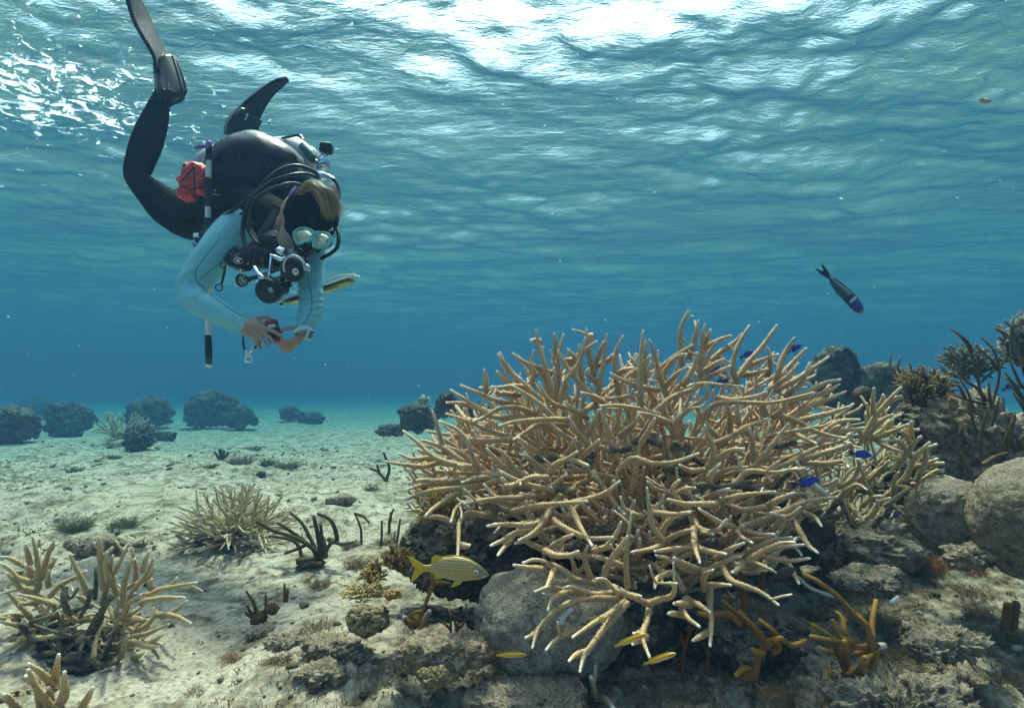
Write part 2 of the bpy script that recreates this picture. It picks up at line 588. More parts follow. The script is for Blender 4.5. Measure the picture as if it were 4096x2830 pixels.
M_STAG3 = stag_mat('staghorn_tissue_sandy', (0.42, 0.31, 0.16), (0.85, 0.74, 0.50))
M_DEAD = mcol('dead_coral_skeleton', 0.95, 0.1, nscale=60, namp=0.55, bscale=220, bdist=0.004)

def branch(mb, pts, r0, r1, rng, detail=1.0, white=0.0065):
    """pts (k,3) base->tip in world space; radii in metres"""
    pts = np.asarray(pts, float)
    k = len(pts)
    t = np.linspace(0, 1, k)
    r = r0 + (r1 - r0) * t ** 1.6
    wob = rng.normal(0, 0.0012, (k, 3)); wob[0] = 0
    P4 = np.hstack([pts + wob, r[:, None]])
    step = max(r0 * 0.30 / detail, 0.0014 / detail)
    wl = white * rng.uniform(0.5, 1.5)
    ol = rng.uniform(0.0, 0.6)
    A = {'knob': lambda L, T, kn: kn * 0.9,
         'tip': lambda L, T, kn: np.repeat(sstep(wl * 1.5, wl * 0.2, T - L)[:, None] * 0.75 + sstep(0.045, 0.0, T - L)[:, None] * 0.34 , kn.shape[1], 1),
         'old': lambda L, T, kn: np.repeat((ol * sstep(0.45, 0.0, L / T))[:, None], kn.shape[1], 1)}
    tube(mb, P4, n=14 if detail > 0.8 else 8, step=step, nub=0.46 if detail > 0.5 else 0.34, rng=rng, attrs=A)

def coral_from(name, label, group, lines, loc, depth, rng, rp=(13, 8.5), M=None, maxparts=100, extra=None, twig_len=110, detail=1.0, jit=0.05, dead=None, tipd=-0.04, based=0.05, cat='staghorn coral'):
    """lines: list of (source-pixel polyline) traced branches"""
    root = empty(name, loc, label, cat, group)
    groups = []
    for ln in lines:
        a = np.array(ln, float)
        L = np.sum(np.linalg.norm(np.diff(a, axis=0), axis=1))
        if L < twig_len and groups and min(np.min(np.linalg.norm(q[0] - a[0], axis=1)) for q in groups[-1]) < 34: groups[-1].append((a, L))
        else: groups.append([(a, L)])
    groups.sort(key=lambda g: -g[0][1])
    rest = MB()
    for gi, g in enumerate(groups):
        mb = MB() if gi < maxparts else rest
        j = rng.uniform(-jit, jit)
        for a, L in g:
            if len(a) == 2: a = np.array([a[0], (a[0] + a[1]) / 2 + rng.normal(0, 4, 2), a[1]])
            t = np.linspace(0, 1, len(a))
            pts = []
            for (x, y), tt in zip(a, t):
                D = depth(x, y) + j + based * (1 - tt) + tipd * tt
                pts.append(P(x, y, D))
            D = pts[0][1]
            branch(mb, pts, rp[0] / F * D, rp[1] / F * D, rng, detail)
            # short side buds
            for q in range(rng.poisson(0.5 if L > 150 else 0)):
                i = rng.randint(1, len(pts))
                b = pts[i] * 0.6 + pts[i - 1] * 0.4
                d = pts[i] - pts[i - 1]; d /= np.linalg.norm(d)
                s = np.cross(d, rng.normal(0, 1, 3)); s /= np.linalg.norm(s)
                e = b + (d * 0.6 + s) * rng.uniform(0.015, 0.04)
                branch(mb, [b, (b + e) / 2, e], rp[1] / F * D * .95, rp[1] / F * D * 0.75, rng, detail)
        if gi < maxparts:
            mb.build('branch', M, root)
    if extra: extra(rest, root)
    if rest.n:
        o = rest.build('branch_tangle', M, root)
        tag(o, kind='stuff')
    if dead is not None:
        dead(root)
    return root

def lines_of(off, txt, s=0.5):
    out = []
    for row in txt.strip().split('\n'):
        v = [float(c) for c in row.replace(',', ' ').split()]
        out.append([(off[0] + s * v[i], off[1] + s * v[i + 1]) for i in range(0, len(v) - 1, 2)])
    return out

TA = """1440 800 1400 620 1345 440 1310 300 1285 190
1318 290 1280 285 1245 280
1410 540 1290 500 1190 450 1112 392
1170 640 1080 520 1020 440 985 390
1250 740 1150 600 1050 490 1005 375
1130 650 1050 600 978 535
890 700 885 600 875 510
1130 800 970 760 820 700 685 638
1190 900 960 890 820 820 700 740 600 675
1000 900 850 830 700 790 572 780
1150 720 1000 700 900 670 838 658
1240 660 1120 650 1020 660 930 652
1280 870 1150 820 1000 830 860 900 790 925
1200 1060 1050 1050 880 990 740 930 570 868
1110 1075 860 1075 740 1060 640 990 515 930
560 1180 530 1080 500 960 460 845
760 1290 600 1260 450 1200 350 1100 225 1000
600 1270 450 1220 300 1230 192 1192
560 1240 400 1290 250 1280 85 1250
830 1330 690 1250 560 1150 450 1100 375 1078
830 1310 770 1190 735 1070
900 1350 760 1250 680 1180 585 1135
1050 1380 850 1340 750 1300 665 1280
1060 1400 920 1380 820 1390 700 1420
900 1400 700 1400 560 1410 455 1405
1000 1400 750 1460 500 1480 350 1510 265 1545
760 1420 550 1430 400 1440 245 1478
600 1410 400 1410 272 1418
1190 1370 1100 1290 1050 1210 995 1150
1110 1350 1000 1270 940 1200 895 1140
1270 1160 1200 1110 1145 1055
1390 1360 1310 1280 1240 1220 1175 1195
1390 1360 1450 1270 1530 1220 1620 1170
1480 1215 1600 1240 1700 1285
1640 1230 1720 1150 1795 1075
1530 1200 1570 1130 1605 1065
1700 1110 1620 1010 1550 900
1640 1120 1480 1020 1400 950 1350 885
1890 1060 1840 960 1800 830
1680 1070 1760 930 1790 840
1700 900 1560 830 1440 790 1360 720 1310 615
1420 900 1340 810 1220 720 1100 645
1380 870 1330 760 1240 680 1155 570
1760 760 1660 650 1560 530 1490 420 1460 355
1450 760 1460 600 1470 430 1505 230
1450 420 1437 230
1480 760 1530 600 1640 450 1682 262
1750 560 1720 440 1710 310 1690 190
1720 260 1738 232
1560 470 1640 390 1775 290
1780 760 1800 600 1840 430 1850 235
1960 760 1920 560 1930 380 1985 255
1780 620 1730 590 1703 505
1750 520 1790 400 1830 290
1800 480 1890 430 1895 385
2270 680 2130 650 1990 600 1885 545
1930 550 2000 520 2060 505
2130 800 2120 600 2125 400 2145 205
2150 640 2160 450 2175 285
2060 560 2150 470 2200 400
1790 880 1830 770 1980 735 2110 690
2280 880 2110 840 1950 800 1795 805
1860 800 1760 740 1645 698
1760 790 1650 860 1580 830 1525 775
1960 1040 2060 960 2110 880
2130 1100 2200 980 2240 900
1560 920 1380 905 1150 930 985 965
1540 960 1320 960 1200 1010 1110 1070
1380 1380 1250 1380 1100 1440 1045 1440
1040 1480 1050 1430 1020 1390
1450 1480 1250 1440 1100 1390 1000 1335
1350 1520 1150 1540 950 1550 720 1590
1280 560 1250 480 1260 355
1240 640 1270 560 1250 450
1660 640 1650 480 1640 320
1540 440 1600 420 1545 345"""
TB = """550 480 530 330 545 180 590 45
600 420 640 280 680 125
690 560 700 400 715 270 728 160
720 340 770 195
700 620 720 480 780 370 835 270
720 350 830 290 940 240
740 480 870 370 980 280 1030 220
990 640 950 480 1000 310 1085 165
980 600 1070 460 1180 350 1250 240 1308 160
1020 520 1150 450 1312 385
1230 560 1250 450 1230 330
1300 600 1350 430 1400 330 1445 265
1250 660 1380 520 1470 420 1540 345
1300 680 1450 600 1600 500 1715 412
1360 740 1500 620 1570 455
1400 760 1560 690 1700 620 1805 590
1360 800 1550 740 1700 690 1815 635
1450 900 1600 800 1730 750 1850 690
1500 920 1650 880 1800 840 1885 812
1700 1010 1800 940 1960 915
510 900 650 790 740 720 735 620
330 850 470 740 620 680 700 630 830 640 1030 650
740 900 800 800 950 780 1100 790 1300 780 1600 700
1300 880 1450 920 1600 1000 1720 1040 1830 1065
790 1110 920 1060 1050 980 1180 930 1240 905
1230 890 1190 800 1210 700 1265 640
1280 890 1370 810 1350 745
870 1080 760 980 680 850 662 700
770 1300 790 1150 750 1030 725 960
1120 1250 1110 1100 1090 990
1130 1290 1220 1170 1310 1060 1395 945
750 1290 840 1200 950 1160 1025 1145
50 1300 150 1220 320 1260 500 1250 680 1190
730 1320 620 1320 520 1280
1100 1290 1250 1310 1420 1250 1540 1180 1630 1130
780 1460 765 1370 850 1270
800 1400 900 1320 1060 1290
980 1420 1080 1330 1300 1340 1460 1300
1530 1560 1500 1400 1470 1250
1500 1240 1700 1180 1830 1130 1900 1100
1510 1260 1700 1270 1830 1250 1870 1295
1750 1030 1850 1010 2000 985
490 1050 490 950 540 860
480 950 300 890 200 860
930 1010 930 900 905 790
1640 1110 1740 1000 1800 960
430 740 370 560 330 400 285 275
390 560 470 440 550 385
420 640 500 560 575 500
360 520 480 420 625 325
560 640 640 500 660 380
720 600 830 540 935 485
740 520 810 470 880 425
830 740 950 760 1120 740 1225 690
1050 560 1150 540 1230 510
1290 650 1400 560 1480 460
1400 1000 1500 1050 1620 1110
1250 1050 1400 1020 1560 980"""
TC = """1200 70 1060 150 960 320 850 430 750 480
1110 150 1190 260 1260 400 1335 520
990 310 850 330 700 350 550 345
960 330 800 370 640 360 495 368
870 400 720 420 620 480 535 515
700 460 640 520 580 595
960 560 870 530 800 490 728 505
960 560 1050 600 1150 600 1230 568
1000 290 1080 350 1200 420 1320 470 1500 450
960 570 1080 480 1180 440
1360 820 1200 790 1080 700 900 640 780 660
1000 710 860 700 705 680
1040 690 1010 780 980 860
1500 900 1350 900 1180 860 1110 870
1150 880 1000 860 880 890
1250 900 1120 900 1030 940 990 1030
1560 950 1400 940 1230 970 1080 1020 970 1100 900 1200 860 1330
900 1200 850 1240 800 1265
1790 990 1650 940 1530 890 1440 800 1370 790
1500 850 1600 890 1735 920
1620 860 1610 700 1620 500 1650 260
1590 690 1480 650 1345 605
1340 820 1290 700 1280 600 1300 530
1430 770 1480 650 1560 520 1610 440
1600 970 1480 1060 1340 1140 1175 1245
1620 980 1450 1150 1350 1300 1270 1400 1245 1530
1300 1370 1220 1400 1150 1445
1800 980 1780 1100 1740 1250 1800 1425
1770 1250 1720 1280 1670 1305
1750 1200 1710 1215 1675 1230
1790 980 1900 950 1980 920 2000 860 1970 825
1270 1190 1150 1220 1050 1280 970 1365
2100 940 2060 1000 2100 1100 2210 1180
2080 1080 1990 1070 1940 1060
2120 1000 2050 980 1990 990
2110 960 2200 1000 2270 1050
2060 870 1980 760 1870 780 1840 850
1900 490 1820 370 1790 200 1780 60
1930 510 1800 560 1650 585
2140 550 2000 550 1830 565
2150 380 2160 520 2210 650
2120 260 2180 400 2310 430
2120 260 2010 120 1990 60 2040 10
1840 260 2000 270 2120 260
1990 130 2070 80 2155 65
480 280 350 270 280 340 270 450 265 600
285 515 320 515 355 512
700 180 500 160 330 170 240 230 200 340
1060 80 880 110 690 180 560 130 470 30
280 90 150 170 60 230 0 275
230 330 100 300 0 290
1740 290 1680 270 1600 220 1560 130
1170 180 1330 150 1450 90 1560 10
1350 560 1450 520 1540 430 1580 330
700 250 900 200 1100 190 1300 160"""
TD = """640 260 660 360 740 410 830 390 900 325
970 370 880 350 770 290 680 225
980 380 1150 330 1330 260 1520 180 1650 140 1790 130
980 380 1000 450 1110 505
1010 400 1140 420 1285 432
1270 400 1360 320 1430 270 1505 210
1430 300 1350 290 1270 265
1440 330 1500 430 1560 520 1640 580
1520 260 1600 300 1665 365
1550 240 1620 210 1700 190
1050 620 1150 540 1280 480 1420 455
1080 640 1200 560 1320 510 1435 487
700 740 850 670 940 620 1020 600
700 720 600 680 490 625
690 740 560 700 440 640 330 595
870 690 930 800 1050 850 1180 900 1310 990
720 870 730 770 800 720
730 840 830 830 940 840
770 870 770 1000 790 1150 785 1330
770 1200 700 1240 640 1280
1060 670 1160 680 1290 730
1040 660 1000 700 950 735
1130 600 1250 620 1400 640 1560 630
1200 600 1300 550 1530 520
820 620 930 560 1040 510
820 190 700 190 560 180 440 150
860 180 1000 120 1290 85
900 200 1050 230 1200 220 1330 220
1240 200 1330 150 1440 95
700 160 800 100 930 60
1360 620 1420 720 1475 820
400 490 520 420 640 390
380 420 430 340 500 290
660 540 780 570 900 600"""
TR = """990 960 985 830 990 700
870 1150 930 1050 1000 930 1100 800 1210 700
1100 820 1150 790 1200 760
900 1130 960 1000 940 830
960 1110 1100 1020 1200 1025 1350 1030
1000 1100 1140 1050 1260 990
990 930 1030 830 1075 770
1020 900 1050 820 1060 755
930 1100 860 1040 790 1075
950 1060 1050 960 1140 915
1160 1340 1250 1230 1310 1130 1370 1090
1240 1440 1290 1320 1350 1220 1430 1140
1330 1440 1400 1290 1400 1200 1490 1140
1300 1470 1400 1450 1520 1410 1630 1425
1360 1450 1480 1370 1545 1355
1150 1596 1140 1450 1190 1365
1060 1590 1200 1450 1300 1320
720 1490 820 1430 870 1330 860 1270
1000 1596 930 1480 890 1340
1000 1110 1100 1170 1220 1215
1420 1450 1450 1470 1470 1510
1310 1330 1400 1300 1490 1265
1330 1350 1450 1310 1540 1300
1290 1100 1280 1030 1290 970
1280 1140 1240 1060 1200 1050
700 1596 760 1520 850 1470 930 1510
900 1640 980 1580 1060 1560
1020 1100 1090 1060 1110 1000 1140 950
1270 1240 1190 1130 1090 1120
850 1800 960 1700 1030 1620 1120 1580
960 1720 1010 1660 1020 1600
800 1640 850 1700 900 1760
1080 1640 1190 1560 1260 1500"""
TE = """300 660 310 500 290 350 255 225
310 640 305 400 308 250
240 440 220 360 205 285
330 560 380 380 440 240
400 330 430 300 450 290
330 540 400 470 450 395
310 520 180 460 80 400 0 390
290 600 150 560 60 490 0 440
430 780 300 700 200 640 0 690
420 770 300 720 150 680
400 700 490 620 620 540 690 500
240 860 150 770 90 700 40 650
700 690 660 560 600 450 555 375
820 640 800 450 800 300 775 225
800 400 790 320 755 275
800 400 850 360 890 320
820 750 860 600 940 470 1040 280
870 560 850 450 855 350
880 540 890 450 910 370
980 780 1000 600 1040 450 1070 405
1000 830 1080 650 1170 520 1225 400
900 700 1050 620 1180 560 1250 475
1140 500 1160 420 1190 345
1130 760 1250 670 1400 620 1575 600
1160 740 1300 720 1480 710
960 860 1060 890 1190 890
1250 830 1180 920 1050 1000 930 1085
1060 1030 1180 1000 1350 925
1060 1060 1180 1100 1270 1110
1180 1090 1250 1050 1300 1010
960 1200 1000 1080 1030 1010
960 1190 1080 1200 1230 1240
920 960 970 860 1030 760 1140 680
1250 850 1390 870 1530 920
1300 870 1400 820 1500 740
600 900 530 850 490 810
590 880 550 800 515 720
720 890 640 900 600 870 630 790
270 1040 380 1030 460 1010
240 870 120 850 0 860
230 1000 180 1070 100 1150
190 1130 200 1050 240 1000
180 1030 120 1100 0 1160
230 600 240 500 205 450
390 620 380 560 380 500
1080 640 1080 480 1050 310
730 780 650 720 620 695
1350 640 1380 600 1415 555
1150 1080 1230 1070 1300 1085
1060 1190 1110 1170 1150 1155
930 690 910 600 912 550
1210 640 1200 600 1220 560
200 960 100 930 0 910
150 900 60 880 -60 870
300 760 220 760 160 770
220 690 120 580 60 520"""
TF = """440 1440 460 1300 470 1160
430 1450 340 1330 235 1245
420 1600 300 1450 230 1290
450 1600 500 1450 510 1310
500 1540 535 1470 535 1400
640 1620 700 1500 740 1440
140 1620 70 1520 45 1490
330 1600 310 1450 300 1380
260 1380 240 1350 215 1335
400 1600 400 1500 390 1430"""

def Ds(x, y):
    v = np.clip((y - 1220) / 1480.0, 0, 1)
    return 0.86 + 0.54 * (1 - v) ** 1.4 + 0.22 * ((x - 2600) / 1000.0) ** 2

def inpoly(x, y, poly):
    c = False
    j = len(poly) - 1
    for i in range(len(poly)):
        xi, yi = poly[i]; xj, yj = poly[j]
        if (yi > y) != (yj > y) and x < (xj - xi) * (y - yi) / (yj - yi) + xi: c = not c
        j = i
    return c
POLY = [(1600, 1850), (1640, 1740), (1760, 1680), (1820, 1580), (1960, 1500), (2040, 1420), (2170, 1380), (2330, 1390), (2600, 1400), (2750, 1380), (2850, 1400), (3000, 1380), (3110, 1400), (3200, 1450), (3290, 1490), (3370, 1600), (3420, 1720), (3360, 1900), (3320, 2050), (3200, 2150), (3180, 2230), (3060, 2330), (2850, 2330), (2700, 2350), (2400, 2350), (2280, 2380), (2200, 2250), (2050, 2130), (1850, 2060), (1740, 2000), (1640, 1950)]

def fill_main(mb, root):
    rng = np.random.RandomState(77)
    C = P(2600, 2350, 1.35)
    made = 0; tries = 0
    while made < 760 and tries < 14000:
        tries += 1
        x = rng.uniform(1600, 3420); y = rng.uniform(1400, 2350)
        if not inpoly(x, y, POLY): continue
        if y < 1560 and rng.rand() < 0.5: continue
        if y > 2080 and rng.rand() < 0.35: continue
        D = Ds(x, y) + rng.uniform(0.07, 0.62) * (1.0 if y > 1600 else 0.8)
        e = P(x, y, D)
        d = e - C; d[2] *= 0.75 if y > 1750 else 1.2
        d /= np.linalg.norm(d)
        d += rng.normal(0, 0.38, 3); d /= np.linalg.norm(d)
        L = rng.uniform(0.09, 0.24)
        s = e - d * L + np.array([0, 0.02, 0])
        xs0, ys0 = proj(s)
        if not inpoly(xs0, ys0 * .97 + 40, POLY): continue
        mid = (s + e) / 2 + rng.normal(0, 0.0045, 3) - np.array([0, 0, 0.006])
        q = e + d * rng.uniform(0.01, 0.03) + np.array([0, 0, rng.uniform(0, 0.02)])
        xx, yy = proj(q)
        if not inpoly(xx, yy, POLY): continue
        r = rng.uniform(0.0042, 0.0058)
        branch(mb, [s, mid, e, q], r, r * 0.6, rng, 0.62, white=.0045)
        for k in range(rng.poisson(0.9)):
            b = mid * 0.5 + e * 0.5
            v = np.cross(d, rng.normal(0, 1, 3)); v /= np.linalg.norm(v)
            t = b + (d * 0.8 + v * 0.7) * rng.uniform(0.03, 0.08)
            xx, yy = proj(t)
            if inpoly(xx, yy, POLY): branch(mb, [b, (b + t) / 2, t], r * 0.8, r * 0.5, rng, 0.62, white=.0045)
        made += 1

def dead_sticks(root, pts_list, rad, seed, lumps=()):
    rng = np.random.RandomState(seed)
    mb = MB()
    def cfn(L, T, kn):
        c = np.empty(kn.shape + (3,)); base = np.array([0.12, 0.095, 0.065])
        v = 0.6 + 0.9 * rng.rand(*kn.shape)
        c[:] = base; c *= v[..., None]
        c += (rng.rand(*kn.shape) > 0.86)[..., None] * np.array([0.20, 0.17, 0.12])
        return c
    for pl in pts_list:
        pl = np.asarray(pl, float)
        r = rad * rng.uniform(0.8, 1.35)
        tube(mb, np.hstack([pl, np.full((len(pl), 1), r)]), n=14, step=r * 0.34, nub=0.45, rng=rng, attrs={'Col': cfn})
    for c, rr in lumps:
        v, f = icos(4)
        V = v * rr
        nn = fbm(v * 3.1 + seed + np.asarray(c) * 5, 4, seed % 7)
        V = V * (1 + 0.35 * nn[:, None]) + c
        cc = np.array([0.095, 0.07, 0.048]) * (0.6 + 0.5 * np.clip(nn, -0.6, 1.6))[:, None]
        mb.add(V, f, Col=np.clip(cc, 0.01, 1))
    mb.build('dead_base', M_DEAD, root)

def main_dead(root):
    rng = np.random.RandomState(3)
    sticks = []
    for k in range(22):
        x = rng.uniform(2150, 3150); y = rng.uniform(1740, 2250)
        D = Ds(x, y) + rng.uniform(0.04, 0.4)
        a = P(x, y, D)
        d = rng.normal(0, 1, 3); d[2] = abs(d[2]) * 0.6; d /= np.linalg.norm(d)
        L = rng.uniform(0.05, 0.13)
        sticks.append([a - d * L * .5, a + rng.normal(0, .008, 3), a + d * L * .5])
    for (x0, y0, x1, y1) in [(2640, 1775, 2540, 1765), (2520, 1790, 2430, 1800), (2700, 1770, 2690, 1840), (2860, 1950, 3000, 1930), (2780, 1940, 2880, 1955), (3180, 1770, 3060, 1790)]:
        a = P(x0, y0, Ds(x0, y0) + 0.02); b = P(x1, y1, Ds(x1, y1) + 0.03)
        sticks.append([a, (a + b) / 2 + rng.normal(0, .006, 3), b])
    lumps = [(P(2600, 2150, 1.62), (0.30, 0.22, 0.17)), (P(2900, 2100, 1.66), (0.25, 0.2, 0.15)), (P(2300, 2130, 1.60), (0.24, 0.2, 0.13)), (P(2600, 1930, 1.75), (0.2, 0.2, 0.12))]
    dead_sticks(root, sticks, 0.0058, 5, lumps)

rngc = np.random.RandomState(9)
coral_from('staghorn_coral', 'huge tan staghorn coral thicket with white branch tips in the centre of the reef', None,
           lines_of((1500, 1220), TA) + lines_of((2455, 1220), TB) + lines_of((1700, 1920), TC) + lines_of((2455, 1920), TD),
           P(2600, 2450, 1.3), Ds, rngc, rp=(9.8, 4.0), M=M_STAG, maxparts=99, extra=fill_main, dead=main_dead, jit=0.045)

# ---- second thicket on the right
def fill_right(mb, root):
    rng = np.random.RandomState(21)
    for k in range(210):
        x = rng.uniform(3230, 3640); y = rng.uniform(1560, 2180)
        if y < 1560 + 0.5 * abs(x - 3480): continue
        if x > 3560 and y > 1950: continue
        D = rng.uniform(1.55, 1.95)
        e = P(x, y, D)
        d = np.array([rng.normal(0.3, .5), rng.normal(-.2, .5), rng.normal(0.7, .35)]); d /= np.linalg.norm(d)
        L = rng.uniform(0.06, 0.14)
        s = e - d * L
        r = rng.uniform(0.0036, 0.005)
        branch(mb, [s, (s + e) / 2 + rng.normal(0, .006, 3), e], r, r * .7, rng, 0.62)
def dead_right(root):
    rng = np.random.RandomState(8)
    st = []
    for k in range(16):
        a = P(rng.uniform(3230, 3650), rng.uniform(1950, 2180), rng.uniform(1.5, 1.7))
        d = rng.normal(0, 1, 3); d /= np.linalg.norm(d)
        st.append([a - d * .05, a, a + d * .05])
    dead_sticks(root, st, 0.006, 15)
coral_from('staghorn_coral', 'open paler staghorn coral right of the huge thicket, beside the pitted boulders', 'smaller staghorn corals',
           lines_of((3000, 1200), TR, 0.501), gp(3450, 2250), lambda x, y: 1.46 - 0.00018 * (y - 1600), rngc, rp=(8.6, 4.2), M=M_STAG2,
           extra=fill_right, dead=dead_right, jit=0.05, based=0.03, tipd=-0.03)

# ---- front left clump
def fillE(mb, root):
    rng = np.random.RandomState(91)
    for k in range(95):
        cx, cy = (180, 2480) if rng.rand() < .42 else (470, 2480)
        a = rng.uniform(0, 6.28); rr = rng.uniform(.2, 1)
        x = cx + 190 * rr * math.cos(a); y = cy + 150 * rr * math.sin(a)
        D = 1.3 + rng.uniform(-.05, .14)
        e = P(x, y, D)
        d = np.array([math.cos(a) * .8, rng.normal(0, .4), -math.sin(a) * .6 + .45]); d += rng.normal(0, .3, 3); d /= np.linalg.norm(d)
        L = rng.uniform(.05, .11)
        s = e - d * L
        r = rng.uniform(.0036, .005)
        branch(mb, [s, (s + e) / 2 + rng.normal(0, .004, 3), e], r, r * .5, rng, .7, white=.004)
def deadE(root):
    D = 1.22
    T = [[(700, 1000), (760, 900), (850, 760), (880, 700)], [(680, 1050), (640, 1150), (650, 1300)], [(700, 1050), (800, 1150), (900, 1300), (960, 1400)],
         [(500, 620), (560, 720), (620, 640)], [(760, 720), (770, 560), (770, 480)], [(160, 930), (220, 1000), (270, 1050)], [(560, 1020), (480, 1000), (250, 920), (420, 860)],
         [(470, 1080), (560, 1330), (700, 1410)], [(560, 830), (640, 800), (720, 780)], [(900, 710), (850, 730), (800, 900), (740, 1000)], [(380, 1060), (450, 1120), (560, 1200)],
         [(700, 1060), (600, 1040), (500, 1090), (420, 1190)], [(880, 1050), (860, 1150), (900, 1250)], [(700, 1200), (800, 1250), (940, 1230)], [(250, 900), (330, 860), (420, 870)],
         [(520, 640), (510, 750), (560, 850)], [(640, 870), (700, 760), (730, 650)], [(840, 1100), (920, 1000), (960, 930)]]
    rng = np.random.RandomState(2)
    st = []
    for t in T:
        j = rng.uniform(-.05, .06)
        st.append([P(0.5 * a, 2032 + 0.5 * b, D + j + rng.normal(0, .015)) for a, b in t])
    lumps = [(P(250, 2585, 1.27), (0.07, 0.06, 0.032)), (P(370, 2595, 1.27), (0.06, 0.05, 0.03)), (P(180, 2530, 1.30), (0.05, 0.05, 0.028)), (P(320, 2655, 1.2), (0.06, 0.04, 0.02))]
    dead_sticks(root, st, 0.0038, 4, lumps)
coral_from('staghorn_coral', 'spiky tan staghorn coral with a dark dead base in the left foreground', 'smaller staghorn corals',
           lines_of((0, 2032), TE), P(300, 2620, 1.2), lambda x, y: 1.25 + 0.00012 * (2500 - y), rngc, rp=(8.6, 3.6), M=M_STAG2, dead=deadE, extra=fillE, jit=0.06, based=0.02, tipd=-0.02, twig_len=75)
coral_from('staghorn_coral', 'small clump of upright staghorn fingers in the bottom left corner', 'smaller staghorn corals',
           lines_of((0, 2032), TF), gp(220, 2820), lambda x, y: 0.97, rngc, rp=(11.5, 5), M=M_STAG2, jit=0.03, based=0.03, tipd=-0.02, twig_len=50)

# ---- procedural bursts
def burst(name, label, group, base, rad, nb, r, seed, M, dead=True, hz=0.75, detail=0.6, deadx=-0.4):
    rng = np.random.RandomState(seed)
    base = np.asarray(base, float)
    root = empty(name, base, label, 'staghorn coral', group)
    for k in range(nb):
        az = rng.uniform(0, 2 * math.pi); el = math.asin(rng.uniform(-0.08, 0.98))
        d = np.array([math.cos(az) * math.cos(el), math.sin(az) * math.cos(el), math.sin(el)])
        s = base + np.array([rng.normal(0, .12), rng.normal(0, .12), 0.22 + rng.uniform(-.08, .12)]) * rad + d * rad * 0.12
        L = rad * rng.uniform(0.6, 0.98)
        e = s + d * L * np.array([1, 1, hz]); m_ = (s + e) / 2 + rng.normal(0, .04, 3) * rad - np.array([0, 0, .03 * rad])
        mb = MB()
        branch(mb, [s, m_, e], r, r * .5, rng, detail, white=r * 1.1)
        for j in range(rng.poisson(1.6)):
            b = m_ * .6 + e * .4 if rng.rand() < .5 else m_
            v = np.cross(d, rng.normal(0, 1, 3)); v /= np.linalg.norm(v)
            t = b + (d * .8 + v * .6) * rad * rng.uniform(.2, .42)
            t[2] = max(t[2], base[2] + 0.02)
            branch(mb, [b, (b + t) / 2, t], r * .75, r * .45, rng, detail, white=r)
        mb.build('branch', M, root)
    if dead:
        st = []
        for k in range(14):
            a = base + np.array([rng.uniform(deadx - .5, deadx + .5), rng.uniform(-.4, .1), rng.uniform(0, .3)]) * rad
            d = rng.normal(0, 1, 3); d[2] *= .5; d /= np.linalg.norm(d)
            st.append([a - d * rad * .2, a + rng.normal(0, .03, 3) * rad, a + d * rad * .2])
        dead_sticks(root, st, r * 1.5, seed)
    return root
b_ = gp(905, 2205); b_[1] += 0.06
burst('staghorn_coral', 'rounded burst of slender staghorn branches alone on the sand left of the brown sea rods', 'smaller staghorn corals', b_, 200 / F * b_[1] * 1.1, 110, 0.0048, 31, M_STAG3, hz=0.88)
b_ = gp(490, 1775)
burst('staghorn_coral', 'faint staghorn colony beside a dark coral head on the far sand', 'smaller staghorn corals', b_, 110 / F * b_[1] * 1.0, 34, 0.010 / 2 * b_[1] * 0.38, 32, M_STAG3, dead=False, hz=1.0)
# broken finger standing at the very bottom
coral_from('staghorn_fragment', 'short broken staghorn finger standing at the bottom edge', 'smaller staghorn corals',
           [[(2420, 2850), (2385, 2790), (2365, 2700)], [(2385, 2790), (2420, 2800), (2450, 2830)]], gp(2400, 2825), lambda x, y: gp(2400, 2825)[1] - 0.01, rngc, rp=(11, 7), M=M_STAG, twig_len=10)
coral_from('staghorn_fragment', 'small staghorn stub on the rock edge below the striped yellow fish', 'smaller staghorn corals',
           [[(1665, 2520), (1640, 2495), (1615, 2468)], [(1690, 2500), (1705, 2470), (1718, 2440)]], gp(1680, 2530), lambda x, y: 1.16, rngc, rp=(10, 6), M=M_STAG, twig_len=10)
